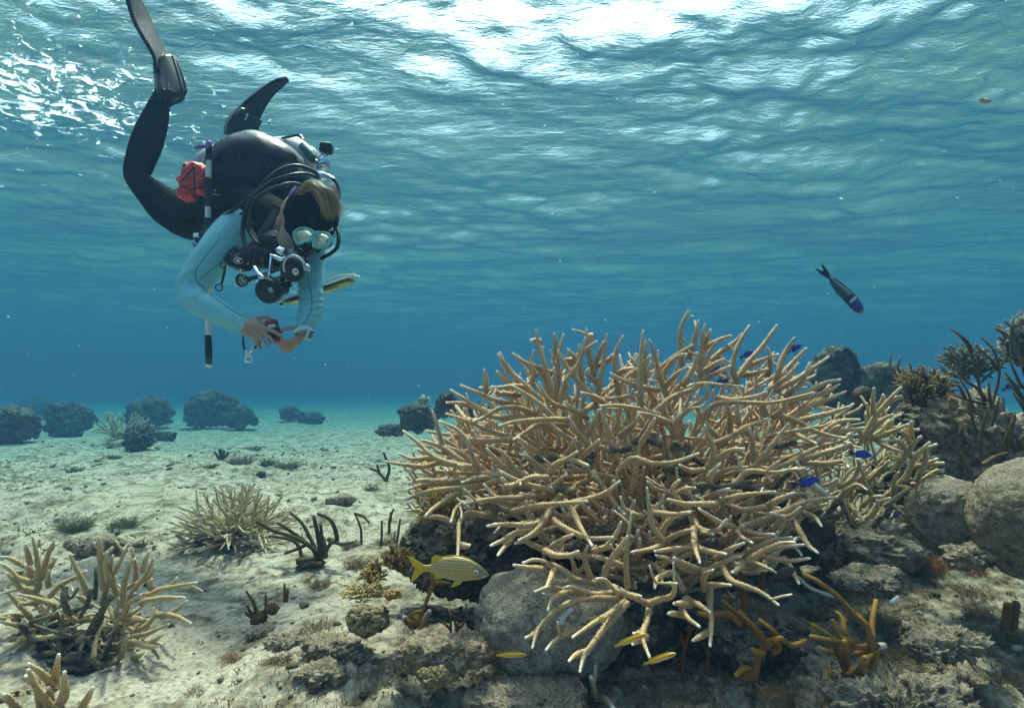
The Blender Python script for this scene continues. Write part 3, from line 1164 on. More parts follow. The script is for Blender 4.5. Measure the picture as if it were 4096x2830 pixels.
# ================================================================ rocks, sponges, rods, tufts
def rock_mat(name, cols, scale=25, pit=None, bd=0.004, sed=0.85):
    m, n, l, p = mat(name)
    a = noise(n, l, scale, 7, 0.72)
    b = noise(n, l, scale * 5, 4, 0.7)
    c = ramp(n, l, a, [(0.32, cols[0]), (0.47, cols[1]), (0.62, cols[2])])
    d = ramp(n, l, b, [(0.3, (0.5,) * 3), (0.7, (1.35,) * 3)])
    c = mix(n, l, 1.0, c, d, 'MULTIPLY')
    h = b
    nb = bump(n, l, a, 1.0, bd * 2.2)
    nb = bump(n, l, b, 1.0, bd, nb)
    # fine sediment lies on everything that faces up
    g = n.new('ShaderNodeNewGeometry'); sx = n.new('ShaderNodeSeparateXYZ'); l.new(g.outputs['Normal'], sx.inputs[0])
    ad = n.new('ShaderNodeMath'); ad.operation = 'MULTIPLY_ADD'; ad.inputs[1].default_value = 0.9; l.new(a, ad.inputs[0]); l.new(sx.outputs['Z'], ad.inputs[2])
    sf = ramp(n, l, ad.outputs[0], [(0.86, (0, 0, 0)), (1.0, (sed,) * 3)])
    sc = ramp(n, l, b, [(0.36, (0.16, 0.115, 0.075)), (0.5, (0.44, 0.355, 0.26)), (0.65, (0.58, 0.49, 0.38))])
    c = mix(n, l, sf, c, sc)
    if pit:
        v = voro(n, l, pit)
        r = ramp(n, l, v.outputs['Distance'], [(0.12, (0.25,) * 3), (0.32, (1,) * 3)])
        c = mix(n, l, 1.0, c, r, 'MULTIPLY')
        nb = bump(n, l, r, 1.0, 0.006, nb)
    l.new(c, p.inputs['Base Color'])
    l.new(nb, p.inputs['Normal'])
    p.inputs['Roughness'].default_value = 0.95
    p.inputs['Specular IOR Level'].default_value = 0.12
    return m
M_ROCKG = rock_mat('grey_boulder', [(0.10, 0.08, 0.06), (0.27, 0.22, 0.17), (0.42, 0.36, 0.29)], 40)
M_ROCKP = rock_mat('pitted_boulder', [(0.11, 0.08, 0.05), (0.33, 0.255, 0.165), (0.56, 0.46, 0.33)], 55, bd=0.006)
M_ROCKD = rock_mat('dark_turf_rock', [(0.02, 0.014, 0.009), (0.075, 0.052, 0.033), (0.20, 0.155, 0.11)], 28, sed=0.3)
M_ROCKB = rock_mat('brown_encrusted_rock', [(0.06, 0.04, 0.022), (0.25, 0.17, 0.10), (0.50, 0.39, 0.26)], 44, sed=0.5)
M_ROCKH = rock_mat('holey_rock', [(0.07, 0.05, 0.033), (0.20, 0.155, 0.105), (0.40, 0.33, 0.24)], 34, pit=34, sed=0.35)
M_HEAD = rock_mat('far_coral_head', [(0.015, 0.014, 0.011), (0.08, 0.068, 0.045), (0.22, 0.19, 0.13)], 6, bd=0.03, sed=0.35)

def rock(name, label, cat, x, y, D, hw, hh, M, seed, group=None, rough=0.22, dep=None, sub=6, freq=1.7, crag=0.6, parts=None):
    c = P(x, y, D)
    rx, rz = hw / F * D, hh / F * D
    ry = dep if dep else (rx + rz) / 2
    v, f = icos(sub)
    q = v.copy()
    vv = v * np.array([rx, ry, rz]) / max(rx, rz) * 1.15          # unstretched noise
    n1 = fbm(vv * freq + seed * 3.7, 3, seed % 9)
    n2 = fbm(vv * freq * 4 + seed, 4, (seed + 3) % 9, 0.6)
    n3 = fbm(vv * freq * 11 + seed * 2, 3, (seed + 5) % 9, 0.65)
    rr = 1 + rough * n1
    fine = crag * (rough * 0.5 * np.abs(n2) * (1 if rough < 0.3 else 1.6) + 0.03 * n3 + 0.05 * rough / 0.3 * n3)
    nn = v / np.array([rx, ry, rz]); nn /= np.linalg.norm(nn, axis=1)[:, None]
    V = v * rr[:, None] * np.array([rx, ry, rz]) + nn * (fine * min(rx, rz, ry) * 1.15)[:, None] + c
    mb = MB(); mb.add(V, f)
    if parts is None:
        o = mb.build(name, M, None, origin=c)
        tag(o, label, cat, group)
        return o
    root = empty(name, c, label, cat, group)
    mb.build('body', M, root)
    parts(root, c, (rx, ry, rz))
    return root

rock('boulder', 'large round grey-brown boulder cut off by the right edge', 'boulder', 4125, 2080, 1.16, 185, 235, M_ROCKP, 3, rough=0.05, crag=.35)
rock('boulder', 'smaller pitted boulder just left of the large round boulder', 'boulder', 3800, 2068, 1.32, 138, 150, M_ROCKP, 8, rough=0.10, crag=.4)
rock('boulder', 'smooth flat-topped grey boulder under the left side of the huge staghorn thicket', 'boulder', 2190, 2480, 1.13, 290, 195, M_ROCKG, 12, rough=0.10, dep=0.13, crag=.35)
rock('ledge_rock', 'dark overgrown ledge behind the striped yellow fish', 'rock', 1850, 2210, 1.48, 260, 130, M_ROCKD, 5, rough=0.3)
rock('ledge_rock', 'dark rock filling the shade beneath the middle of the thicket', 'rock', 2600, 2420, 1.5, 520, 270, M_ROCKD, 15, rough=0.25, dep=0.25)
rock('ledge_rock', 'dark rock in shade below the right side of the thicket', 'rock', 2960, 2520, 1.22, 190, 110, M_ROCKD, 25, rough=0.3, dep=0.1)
rock('rock', 'low crusted rock with a small dark branching coral on top', 'rock', 1800, 2585, 1.06, 190, 66, M_ROCKB, 7, 'low rocks on the seabed', rough=0.35)
for (x_, y_, hw_, hh_, sd_, lab_) in [(1320, 2590, 95, 30, 71, 'crusty flat rock just left of the crusted rock with the dark coral'), (1150, 2560, 70, 22, 72, 'small crusty rock in front of the short brown rods'), (1290, 2700, 80, 34, 73, 'broken low rock nearest the viewer left of the lower knobby coral'), (1040, 2530, 48, 18, 74, 'smallest crusty rock at the foot of the short brown rods'), (1440, 2620, 60, 22, 75, 'small rubble rock below the pale knobby coral')]:
    rock('rock', lab_, 'rock', x_, y_, gp(x_, y_ + hh_ * .6)[1], hw_, hh_, M_ROCKB, sd_, 'low rocks on the seabed', rough=0.4, crag=1.1, sub=5)
rock('rock', 'flat sandy rock at the bottom edge below the yellow fish', 'rock', 2150, 2800, 0.98, 215, 50, M_ROCKB, 9, 'low rocks on the seabed', rough=0.32, crag=.9)
rock('rock', 'holey porous rock at the bottom edge right of the broken finger', 'rock', 3620, 2815, 0.93, 225, 60, M_ROCKH, 14, 'low rocks on the seabed', rough=0.45, crag=1.5)
rock('rock', 'low tufted rock left of the red-brown seaweed', 'rock', 3480, 2320, 1.3, 130, 40, M_ROCKB, 17, 'low rocks on the seabed', rough=0.4)
rock('rock', 'dark crusty rubble below the red-brown seaweed, right of the rope sponge', 'rock', 3770, 2560, 1.1, 150, 32, M_ROCKB, 18, 'low rocks on the seabed', rough=0.5, crag=1.5)
rock('rock', 'small dark ledge stone between the two boulders', 'rock', 3880, 2230, 1.2, 80, 38, M_ROCKB, 19, 'low rocks on the seabed', rough=0.4)
rock('rock', 'encrusted rock under the second thicket', 'rock', 3420, 2180, 1.62, 210, 85, M_ROCKB, 20, 'low rocks on the seabed', rough=0.35)
rock('rock', 'brown rounded mound behind the left staghorn clump', 'rock', 380, 2175, gp(380, 2205)[1], 90, 38, M_ROCKB, 21, 'low rocks on the seabed', rough=0.25)
rock('rock', 'small brown stone on the sand right of the mid-ground staghorn', 'rock', 1370, 2000, gp(1370, 2015)[1], 50, 20, M_ROCKB, 23, 'low rocks on the seabed', rough=0.3)
rock('reef_rock', 'crusted reef rock carrying the dark sea rods on the right', 'rock', 3930, 1830, 1.72, 165, 215, M_ROCKB, 31, rough=0.3)
rock('reef_rock', 'dark reef pillar under the bushy brown fire coral', 'rock', 3715, 1760, 1.95, 110, 190, M_ROCKD, 32, rough=0.25)
rock('reef_rock', 'dark undercut reef below the bushy fire coral', 'rock', 3640, 1930, 1.78, 120, 90, M_ROCKD, 35, rough=0.3)

# far coral heads -----------------------------------------------------------
heads = [
    (40, 1700, 100, 80, 'dark coral head at the far left edge'),
    (270, 1680, 95, 75, 'dark low coral head second from the left edge'),
    (160, 1625, 70, 40, 'faint distant coral head between the two leftmost heads'),
    (600, 1650, 95, 72, 'broad crusty coral head behind the faint staghorn colony'),
    (840, 1640, 105, 78, 'tallest rounded coral head below the hanging white stick'),
    (965, 1670, 62, 52, 'small rounded coral head right of the tallest far head'),
    (1160, 1650, 35, 40, 'faint squarish coral head alone on the far sand'),
    (1240, 1670, 60, 22, 'flat faint coral rubble on the far sand'),
    (560, 1750, 62, 60, 'brown coral head standing against the faint staghorn colony'),
    (660, 1745, 40, 20, 'tiny dark coral rubble right of the brown coral head'),
    (1670, 1670, 85, 62, 'dark coral head at the left tip of the huge thicket'),
    (1790, 1620, 60, 55, 'dim coral head behind the upper left branches of the thicket'),
    (1560, 1720, 60, 22, 'low rubble patch left of the dark coral head by the thicket'),
    (1900, 1650, 80, 45, 'dim coral head hidden behind the left branches'),
]
for k, (x, y, hw, hh, lab) in enumerate(heads):
    base = gp(x, y + hh * 0.9)
    D = base[1]
    if x > 1450: D = min(D, 6.0)
    def crown(root, c, r, k=k):
        rng = np.random.RandomState(100 + k)
        mb = MB()
        for q in range(9):                      # side lobes and fallen lumps break up the outline
            a_ = rng.uniform(0, 6.28); q_ = rng.uniform(.18, .42)
            v, f = icos(3)
            nn = fbm(v * 2.2 + q + k, 4, q % 8, .6)
            pos = c + np.array([math.cos(a_) * r[0] * rng.uniform(.5, 1.15), math.sin(a_) * r[1] * .8, r[2] * rng.uniform(-.7, .75)])
            mb.add(v * (1 + .5 * nn[:, None]) * r[0] * q_ * np.array([1, 1, rng.uniform(.6, 1.2)]) + pos, f)
        for q in range(70):
            d = rng.normal(0, 1, 3); d[2] = abs(d[2]) + .1; d /= np.linalg.norm(d)
            a = c + d * np.array(r) * 0.95
            e = a + (d + np.array([0, 0, .6])) * rng.uniform(.06, .2) * r[0]
            rr = r[0] * rng.uniform(.02, .05)
            tube(mb, [a, (a + e) / 2, e], [rr * 1.3, rr, rr * .8], n=5, step=rr * 2)
        mb.build('branching_crust', M_HEAD, root)
    rock('coral_mound', lab, 'coral mound', x, y, D, hw * .78, hh * .74, M_HEAD, 40 + k, 'far coral heads', rough=0.34, sub=5, freq=1.9, parts=crown)
# right hand background heads
def crown2(root, c, r):
    rng = np.random.RandomState(55)
    mb = MB()
    for q in range(160):
        d = rng.normal(0, 1, 3); d[2] = abs(d[2]) + .05; d[1] = -abs(d[1]); d /= np.linalg.norm(d)
        a = c + d * np.array(r) * 0.9
        rr = r[0] * rng.uniform(.04, .10)
        v, f = icos(1)
        mb.add(v * rr * np.array([1, 1, .6]) + a, f)
    mb.build('crust_lobes', M_HEAD, root)
rock('coral_mound', 'tall dark coral tower above the right branches of the thicket', 'coral mound', 3325, 1480, 4.2, 62, 92, M_HEAD, 61, 'far coral heads', rough=0.3, sub=4, parts=crown2)
rock('coral_mound', 'wide dark coral ridge right of the tall coral tower', 'coral mound', 3440, 1580, 4.3, 160, 120, M_HEAD, 62, 'far coral heads', rough=0.3, sub=4, parts=crown2)
rock('coral_mound', 'rounded paler dome at the right end of the dark ridge', 'coral mound', 3545, 1520, 4.0, 62, 70, M_HEAD, 63, 'far coral heads', rough=0.2, sub=4, parts=crown2)

# rods / sponges ------------------------------------------------------------
M_ROD = mcol('brown_sea_rod', 0.85, 0.15, nscale=160, namp=0.35, bscale=400, bdist=0.0025)
M_ROPE = mcol('orange_rope_sponge', 0.8, 0.15, nscale=90, namp=0.35, bscale=260, bdist=0.002)

def rods(name, label, cat, lines, D, rpx, col, M, loc, group=None, tipcol=None, seed=1, taper=0.75, tilt=0.0, part='rod', foot=None, djit=0.02):
    rng = np.random.RandomState(seed)
    root = empty(name, loc, label, cat, group)
    for ln in lines:
        j = rng.uniform(-djit, djit)
        pts = []
        for i, (x, y) in enumerate(ln):
            d = (D(x, y) if callable(D) else D) + j * i / max(1, len(ln) - 1) + rng.normal(0, .003)
            p = P(x, y, d); pts.append(p)
        pts = np.array(pts)
        r = rpx / F * pts[:, 1] * np.linspace(1.15, taper, len(pts)) * rng.uniform(.88, 1.12)
        c0 = np.array(col) * rng.uniform(.8, 1.2)
        tc = np.array(tipcol if tipcol is not None else col)
        def cf(L, T, kn):
            w = sstep(0.05, 0.0, T - L)[:, None, None]
            return np.broadcast_to(c0 * (1 - w) + tc * w, kn.shape + (3,)) * (1 - .3 * kn[..., None] * rng.rand())
        mb = MB()
        tube(mb, np.hstack([pts, r[:, None]]), n=9, step=max(r.mean() * .8, .003), nub=.07, rng=rng, attrs={'Col': cf})
        mb.build(part, M, root)
    if foot:
        for (x, y, a, b) in foot:
            d = D(x, y) if callable(D) else D
            v, f = icos(3)
            nn = fbm(v * 2.5 + x, 3, 2)
            mb = MB(); mb.add(v * (1 + .3 * nn[:, None]) * np.array([a, (a + b) / 2, b]) / F * d + P(x, y, d), f, Col=np.broadcast_to(np.array(col) * .8, (len(v), 3)))
            mb.build('holdfast', M, root)
    return root

BR = (0.115, 0.068, 0.022)
g6 = lines_of((3000, 1200), """1880 870 1830 680 1790 500 1750 390 1690 300 1610 235
1760 400 1735 330 1650 255
1930 850 1990 600 1960 430 1900 350 1850 300
1980 560 1930 480 1860 420 1805 350
1890 800 1810 700 1720 640 1640 525
1880 830 1750 800 1660 770 1575 745
1720 780 1670 690 1620 670
1780 860 1740 740 1670 610
1930 860 1910 740 1905 660
1850 1290 1845 1100 1890 870
1800 1040 1760 880 1740 810
1930 1000 1960 900 1990 780""", 0.501)
rods('sea_rod_colony', 'tall dark sea rods with thin curved fingers on the right reef rock', 'sea rods', g6, 1.52, 5.0, BR, M_ROD, P(3945, 1640, 1.52), 'brown sea rods', tipcol=(0.30, 0.17, 0.05), seed=4)
g7 = lines_of((3000, 1200), """2230 760 2150 650 2100 540 2070 465
2230 700 2185 560 2155 455
2230 680 2190 560 2165 490
2220 820 2140 720 2040 580
2230 900 2150 760 2060 670
2230 1000 2180 860 2100 740
2150 700 2090 650 2035 620""", 0.501)
rods('sea_rod_colony', 'dark sea rods with upturned fingers cut off by the right edge', 'sea rods', g7, 1.48, 5.0, BR, M_ROD, P(4110, 1600, 1.48), 'brown sea rods', tipcol=(0.30, 0.17, 0.05), seed=5)
g8 = lines_of((3000, 1200), """2120 1200 2080 1110 2110 920
2060 1200 2050 1100 2090 980
1870 1310 1960 1250 2060 1220
1760 1380 1700 1280 1680 1220
1180 -1 1180 0""".replace('1180 -1 1180 0', '2170 1180 2160 1130 2175 1090'), 0.501)
rods('tube_sponge', 'stubby ochre sponge fingers at the foot of the right reef rock', 'sponge', g8, 1.42, 8, (0.11, 0.06, 0.018), M_ROPE, P(4040, 1810, 1.42), 'ochre and orange sponges', seed=6)
s7 = lines_of((0, 1450), """1720 1080 1700 1010 1600 950 1480 910 1400 865
1740 1060 1690 960 1640 870 1580 815
1745 1040 1720 900 1705 835
1752 1040 1750 960 1742 880
1770 1050 1760 970 1740 925
1790 960 1830 970 1820 900 1790 850 1730 820
1740 1050 1680 990 1620 1010 1550 1035
1650 1100 1640 1050 1600 970 1470 940
1740 1080 1800 980 1860 985 1920 975
1730 1030 1640 960 1560 900 1510 870
1650 1110 1690 1090 1740 1090""", 0.736)
bD = gp(1250, 2265)[1]
rods('sea_rod_colony', 'brown sea rods sprawling over the sand right of the lone staghorn burst', 'sea rods', s7, bD, 8, (0.10, 0.068, 0.03), M_ROD, gp(1250, 2265), 'brown sea rods', tipcol=(0.16, 0.11, 0.05), seed=7, foot=[(1240, 2250, 55, 20)], djit=.06)
for k, (ln, lab) in enumerate([
    ("""1965 990 1960 900 1930 820
1930 820 1975 835 2005 870""", 'single bent sea rod, leftmost of the thin rods by the thicket'),
    ("""2070 1000 2075 930 2075 860""", 'short straight sea rod, second of the thin rods by the thicket'),
    ("""2115 920 2118 850 2138 797
2118 870 2125 840 2122 815""", 'slim forked sea rod, third and farthest of the thin rods'),
    ("""2155 985 2165 920 2175 850
2140 990 2143 950 2146 920""", 'curved sea rod nearest the bushy golden coral')]):
    L = lines_of((0, 1450), ln, 0.736)
    b = gp(L[0][0][0], L[0][0][1])
    rods('sea_rod', lab, 'sea rods', L, b[1], 5.0, (0.12, 0.075, 0.03), M_ROD, b, 'brown sea rods', seed=10 + k, part='rod')
L = lines_of((0, 1450), """2100 640 2050 590 2010 575
2100 640 2115 570 2085 490
2060 600 2055 570 2050 555""", 0.736)
rods('sea_rod', 'tiny forked sea rod on open sand left of the thicket tips', 'sea rods', L, gp(1545, 1925)[1], 5.5, (0.10, 0.07, 0.03), M_ROD, gp(1545, 1925), 'brown sea rods', seed=20)
L = lines_of((0, 2100), """1400 520 1380 430 1340 360
1405 520 1390 450 1375 405
1440 480 1445 430 1445 380
1545 410 1548 360 1545 320
1560 410 1562 380 1565 350
1390 500 1360 470 1345 440
1490 470 1492 450 1490 440
1370 500 1340 480 1335 470""", 0.736)
rods('sea_rod', 'short brown sea rods along the top of the rubble mound', 'sea rods', L, gp(1050, 2505)[1], 5.5, (0.13, 0.075, 0.028), M_ROD, P(1060, 2460, gp(1050, 2505)[1]), 'brown sea rods', seed=21, foot=[(1035, 2470, 30, 26), (1090, 2435, 24, 22)])
L = lines_of((1400, 2000), """520 960 560 850 610 720 640 640 630 565
640 645 700 630 760 635
520 950 475 910 480 870 550 850""", 0.52)
rods('rope_sponge', 'slim forked ochre sponge standing below the striped yellow fish', 'sponge', L, 1.13, 7.5, (0.26, 0.13, 0.03), M_ROPE, P(1670, 2500, 1.13), 'ochre and orange sponges', seed=22, foot=[(1655, 2485, 30, 25)])
L = lines_of((1400, 2000), """775 1010 770 900 745 830
770 900 768 870 768 840
830 990 870 950 900 880 890 800
820 1000 810 940 795 880
825 980 835 930 842 890
770 990 740 960 720 940""", 0.52)
rods('sea_rod', 'small dark branching coral on the crusted rock beside the grey boulder', 'sea rods', L, 1.02, 4.8, (0.10, 0.055, 0.03), M_ROD, P(1820, 2510, 1.02), 'brown sea rods', seed=23)
L = lines_of((3000, 1900), """830 1180 800 1030 720 960 600 830 470 730 370 680
760 1420 800 1280 850 1200 875 1160
860 1160 760 1180 600 1140 420 1105
870 1170 780 1210 680 1235 580 1220 490 1195
700 1140 650 1080 640 1000 600 945
700 1150 620 1110 570 1000
650 1320 600 1200 550 1110 430 1025
660 1290 655 1210 650 1140
840 1110 840 1000 865 860
820 1370 860 1280 870 1200
590 1480 560 1380 540 1310
690 1450 740 1360 790 1250""", 0.5827)
rods('rope_sponge', 'orange-brown rope sponge with one long finger leaning left, right foreground', 'sponge', L, 0.98, 11.5, (0.21, 0.10, 0.022), M_ROPE, P(3410, 2720, 0.98), 'ochre and orange sponges', tipcol=(0.36, 0.20, 0.03), seed=24, foot=[(3400, 2730, 45, 35), (3440, 2700, 40, 30)], djit=.05)
L = lines_of((2455, 1920), """1130 1560 1160 1400 1220 1300 1140 1230 1050 1120 960 1040 880 970
1190 1250 1080 1130 1010 1050
1000 1140 920 1070 840 1070 760 1080 680 1060
1230 1300 1290 1270 1340 1260
1340 1270 1260 1190 1170 1120
1340 1270 1430 1320 1530 1280
1130 1540 1050 1500 980 1560
1300 1290 1320 1340 1290 1380
1190 1380 1130 1370 1110 1350""")
rods('rope_sponge', 'orange-brown rope sponge creeping out from under the right side of the thicket', 'sponge', L, 0.97, 11.5, (0.23, 0.095, 0.018), M_ROPE, P(3020, 2690, 0.97), 'ochre and orange sponges', tipcol=(0.36, 0.18, 0.025), seed=25, foot=[(2990, 2690, 40, 25)], djit=.03)
L = lines_of((2455, 1920), """560 1600 550 1450 570 1330 620 1180
570 1330 545 1280 540 1240
1040 1050 1035 850 1010 740
900 560 860 500 830 440
985 350 960 290 930 230
1185 900 1190 800 1195 740
700 1560 740 1500 760 1400""")
rods('rope_sponge', 'dark orange sponge stems standing in the shade below the thicket', 'sponge', L, lambda x, y: 1.08, 9, (0.16, 0.06, 0.015), M_ROPE, P(2735, 2720, 1.08), 'ochre and orange sponges', seed=26)
L = lines_of((3000, 1900), """1750 1040 1765 960 1770 890
1800 1050 1815 960 1825 880""", 0.5827)
rods('tube_sponge', 'pair of short brown sponge tubes near the bottom right corner', 'sponge', L, 1.12, 13, (0.10, 0.05, 0.02), M_ROPE, P(4040, 2500, 1.12), 'ochre and orange sponges', seed=27, taper=1.0)
rods('tube_sponge', 'tiny green sponge cluster alone on the pale mid-distance sand', 'sponge', [[(876 + a * .5, 1836), (872 + a + b, 1818), (868 + a + b * 2, 1797 + abs(b) * 2)] for a, b in ((0, -5), (10, -1), (22, 3), (32, 6), (16, 0))], gp(885, 1838)[1], 4.2, (0.07, 0.08, 0.03), M_ROPE, gp(885, 1838), 'ochre and orange sponges', seed=28, taper=1.0)
rods('sea_rod_colony', 'faint sea rods fanning above the dim head behind the thicket', 'sea rods', [[(1800, 1640), (1790 + a, 1600), (1775 + b, 1585 - abs(b) * .3)] for a, b in ((-20, -15), (-8, 0), (5, 16), (16, 32))], 3.6, 5, (0.07, 0.04, 0.03), M_ROD, P(1800, 1640, 3.6), 'brown sea rods', seed=29)
rods('sponge_stalk', 'thin stalk rising from the paler dome on the right', 'sponge', [[(3558, 1490), (3562, 1440), (3568, 1408)]], 3.8, 4, (0.20, 0.17, 0.10), M_ROD, P(3560, 1490, 3.8), 'ochre and orange sponges', seed=30)
rods('sponge_stalk', 'thin crooked stalk, right of the other stalk, on the dome', 'sponge', [[(3590, 1490), (3596, 1450), (3608, 1432)]], 3.8, 4, (0.10, 0.09, 0.06), M_ROD, P(3590, 1490, 3.8), 'ochre and orange sponges', seed=31)
mbk = MB(); v, f = icos(3); mbk.add(v * (1 + .15 * fbm(v * 3, 3, 1)[:, None]) * np.array([38, 30, 45]) / F * 2.0 + P(3452, 1590, 2.0), f, Col=np.broadcast_to((0.09, 0.06, 0.035), (len(v), 3)))
tag(mbk.build('ball_sponge', M_ROPE, None, origin=P(3452, 1590, 2.0)), 'dark rounded sponge knob rising behind the second thicket', 'sponge', 'ochre and orange sponges')

# bushy corals ---------------------------------------------------------------
M_BUSH = mcol('fire_coral', 0.8, 0.2, nscale=120, namp=0.3)
def bush(name, label, x, y, D, rpx, n, col, tip, seed, group='bushy fire corals', rr=3.2, up=0.6, hz=1.0, cat='fire coral', wx=1.0, parts=14):
    """fan-shaped tufts of short forked fingers: each tuft is a part"""
    rng = np.random.RandomState(seed)
    c = P(x, y, D); R_ = rpx / F * D
    root = empty(name, c, label, cat, group)
    per = max(1, n // parts)
    for t in range(parts):
        az = rng.uniform(0, 2 * math.pi); el = math.asin(rng.uniform(0.0, 1))
        d = np.array([math.cos(az) * math.cos(el) * wx, math.sin(az) * math.cos(el), math.sin(el) * hz])
        b0 = c + d * R_ * .15
        mb = MB()
        for k in range(per):
            dd = d + rng.normal(0, .28, 3) + np.array([0, 0, up * .5]); dd /= np.linalg.norm(dd)
            L = R_ * rng.uniform(.45, .95)
            b = b0 + rng.normal(0, .12, 3) * R_
            e = b + dd * L * np.array([wx, 1, hz])
            m_ = (b + e) / 2 + rng.normal(0, .06, 3) * R_
            r = rr / F * D * rng.uniform(.8, 1.3)
            cc = np.array(col) * rng.uniform(.7, 1.25); tc = np.array(tip) * rng.uniform(.8, 1.1)
            A = {'Col': lambda Ls, T, kn: np.broadcast_to((cc * (1 - sstep(.35, 0, (T - Ls) / T)[:, None, None]) + tc * sstep(.35, 0, (T - Ls) / T)[:, None, None]), kn.shape + (3,))}
            tube(mb, [b, m_, e], [r * 1.4, r, r * .85], n=6, step=r * 2.2, attrs=A)
            for q in range(2):
                v = np.cross(dd, rng.normal(0, 1, 3)); v /= np.linalg.norm(v)
                s = m_ * .5 + e * .5 if q else m_
                t2 = s + (dd + v * .7) * L * rng.uniform(.2, .35)
                tube(mb, [s, (s + t2) / 2, t2], [r, r * .9, r * .75], n=6, step=r * 2.5, attrs=A)
        mb.build('finger_cluster', M_BUSH, root)
GB, GT = (0.16, 0.085, 0.022), (0.50, 0.34, 0.11)
bush('fire_coral', 'dark brown upright bushy coral touching the tail of the striped yellow fish', 1590, 2262, 1.2, 72, 100, GB, (0.34, 0.2, 0.06), 1, up=1.2)
bush('fire_coral', 'golden bushy coral left of the fish tail', 1505, 2310, 1.2, 62, 90, (0.22, 0.13, 0.03), GT, 2)
bush('fire_coral', 'pale yellow bushy coral patch on the sand above the knobby coral', 1462, 2375, 1.15, 72, 100, (0.36, 0.25, 0.08), (0.68, 0.56, 0.28), 3, hz=.55, wx=1.3)
bush('fire_coral', 'small pale bushy coral piece left of the ochre sponge', 1575, 2380, 1.13, 42, 45, (0.32, 0.17, 0.05), (0.6, 0.42, 0.2), 4, hz=.6, parts=8)
bush('fire_coral', 'bright golden bushy coral under the lowest left branches of the thicket', 1760, 2080, 1.42, 110, 130, (0.28, 0.16, 0.03), (0.72, 0.5, 0.16), 5, wx=1.1)
bush('fire_coral', 'golden bushy coral half hidden behind the left branch tips', 1720, 1985, 1.5, 80, 80, (0.28, 0.17, 0.04), (0.72, 0.54, 0.2), 6)
bush('fire_coral', 'brown bushy fire coral crowning the dark reef pillar', 3690, 1600, 1.85, 125, 190, (0.13, 0.075, 0.025), (0.44, 0.30, 0.13), 7, rr=3.6, up=1.2, parts=20)
bush('fire_coral', 'brown bushy fire coral spilling right of the crowned pillar', 3800, 1690, 1.8, 110, 150, (0.17, 0.11, 0.045), (0.50, 0.38, 0.2), 8, rr=3.4, up=1.0, parts=16)
bush('finger_coral', 'pale blue-grey finger coral behind the tall dark sea rods', 3880, 1490, 2.1, 105, 150, (0.10, 0.095, 0.06), (0.36, 0.35, 0.27), 9, rr=3.6, up=1.2, cat='finger coral', group='pale finger corals', parts=16)
bush('finger_coral', 'tall pale finger coral at the right edge above the boulder', 4095, 1440, 1.9, 110, 110, (0.14, 0.105, 0.075), (0.44, 0.36, 0.29), 10, rr=6, up=1.6, hz=1.6, cat='finger coral', group='pale finger corals', wx=.55)
bush('finger_coral', 'pale branching tuft on top of the dark head by the thicket tip', 1690, 1610, 4.6, 30, 40, (0.2, 0.24, 0.2), (0.6, 0.72, 0.6), 11, rr=3.5, up=1.4, cat='finger coral', group='pale finger corals', parts=6)
bush('finger_coral', 'small orange crusty tuft on top of the reef rock', 3870, 1690, 1.6, 45, 50, (0.35, 0.2, 0.08), (0.6, 0.45, 0.3), 12, rr=3, cat='finger coral', group='pale finger corals', parts=8, hz=.5)

# knobby corals ---------------------------------------------------------------
M_KNOB = mcol('knobby_coral_tissue', 0.8, 0.25, nscale=150, namp=0.25)
def knobby(label, x, y, D, rx, rz, n, r, seed, col=(0.30, 0.22, 0.10)):
    rng = np.random.RandomState(seed)
    c = P(x, y, D)
    root = empty('knobby_coral', c, label, 'knobby coral', 'knobby corals')
    v, f = icos(4)
    nn = fbm(v * 2 + seed, 4, 3)
    mb = MB(); mb.add(v * (1 + .25 * nn[:, None]) * np.array([rx, rx * .8, rz]) * 1.08 / F * D + c - np.array([0, -.01, .012]), f)
    mb.build('base', M_ROCKB, root)
    for k in range(n):
        a = rng.uniform(-1, 1); b = rng.uniform(-.4, 1)
        d = np.array([a, -rng.uniform(.25, 1), b]); d /= np.linalg.norm(d)
        p = c + d * np.array([rx, rx * .8, rz]) / F * D
        v, f = icos(2)
        s = r / F * D * rng.uniform(.7, 1.25)
        mb = MB(); mb.add(v * s * np.array([1, 1, .85]) + p, f, Col=np.broadcast_to(np.array(col) * rng.uniform(.75, 1.2), (len(v), 3)))
        mb.build('knob', M_KNOB, root)
knobby('pale knobby coral lump on the sand left of the ochre sponge', 1470, 2465, 1.1, 75, 55, 110, 10, 1, (0.26, 0.19, 0.09))
knobby('upper knobby coral on the left end of the crusted rock', 1655, 2600, 1.0, 38, 38, 48, 9, 2, (0.22, 0.155, 0.07))
knobby('lower knobby coral below the crusted rock', 1735, 2690, 0.98, 62, 36, 70, 9, 3, (0.20, 0.14, 0.07))
knobby('dark pitted knobby ball on the ledge behind the fish', 1782, 2130, 1.3, 38, 34, 40, 7, 4, (0.10, 0.075, 0.05))

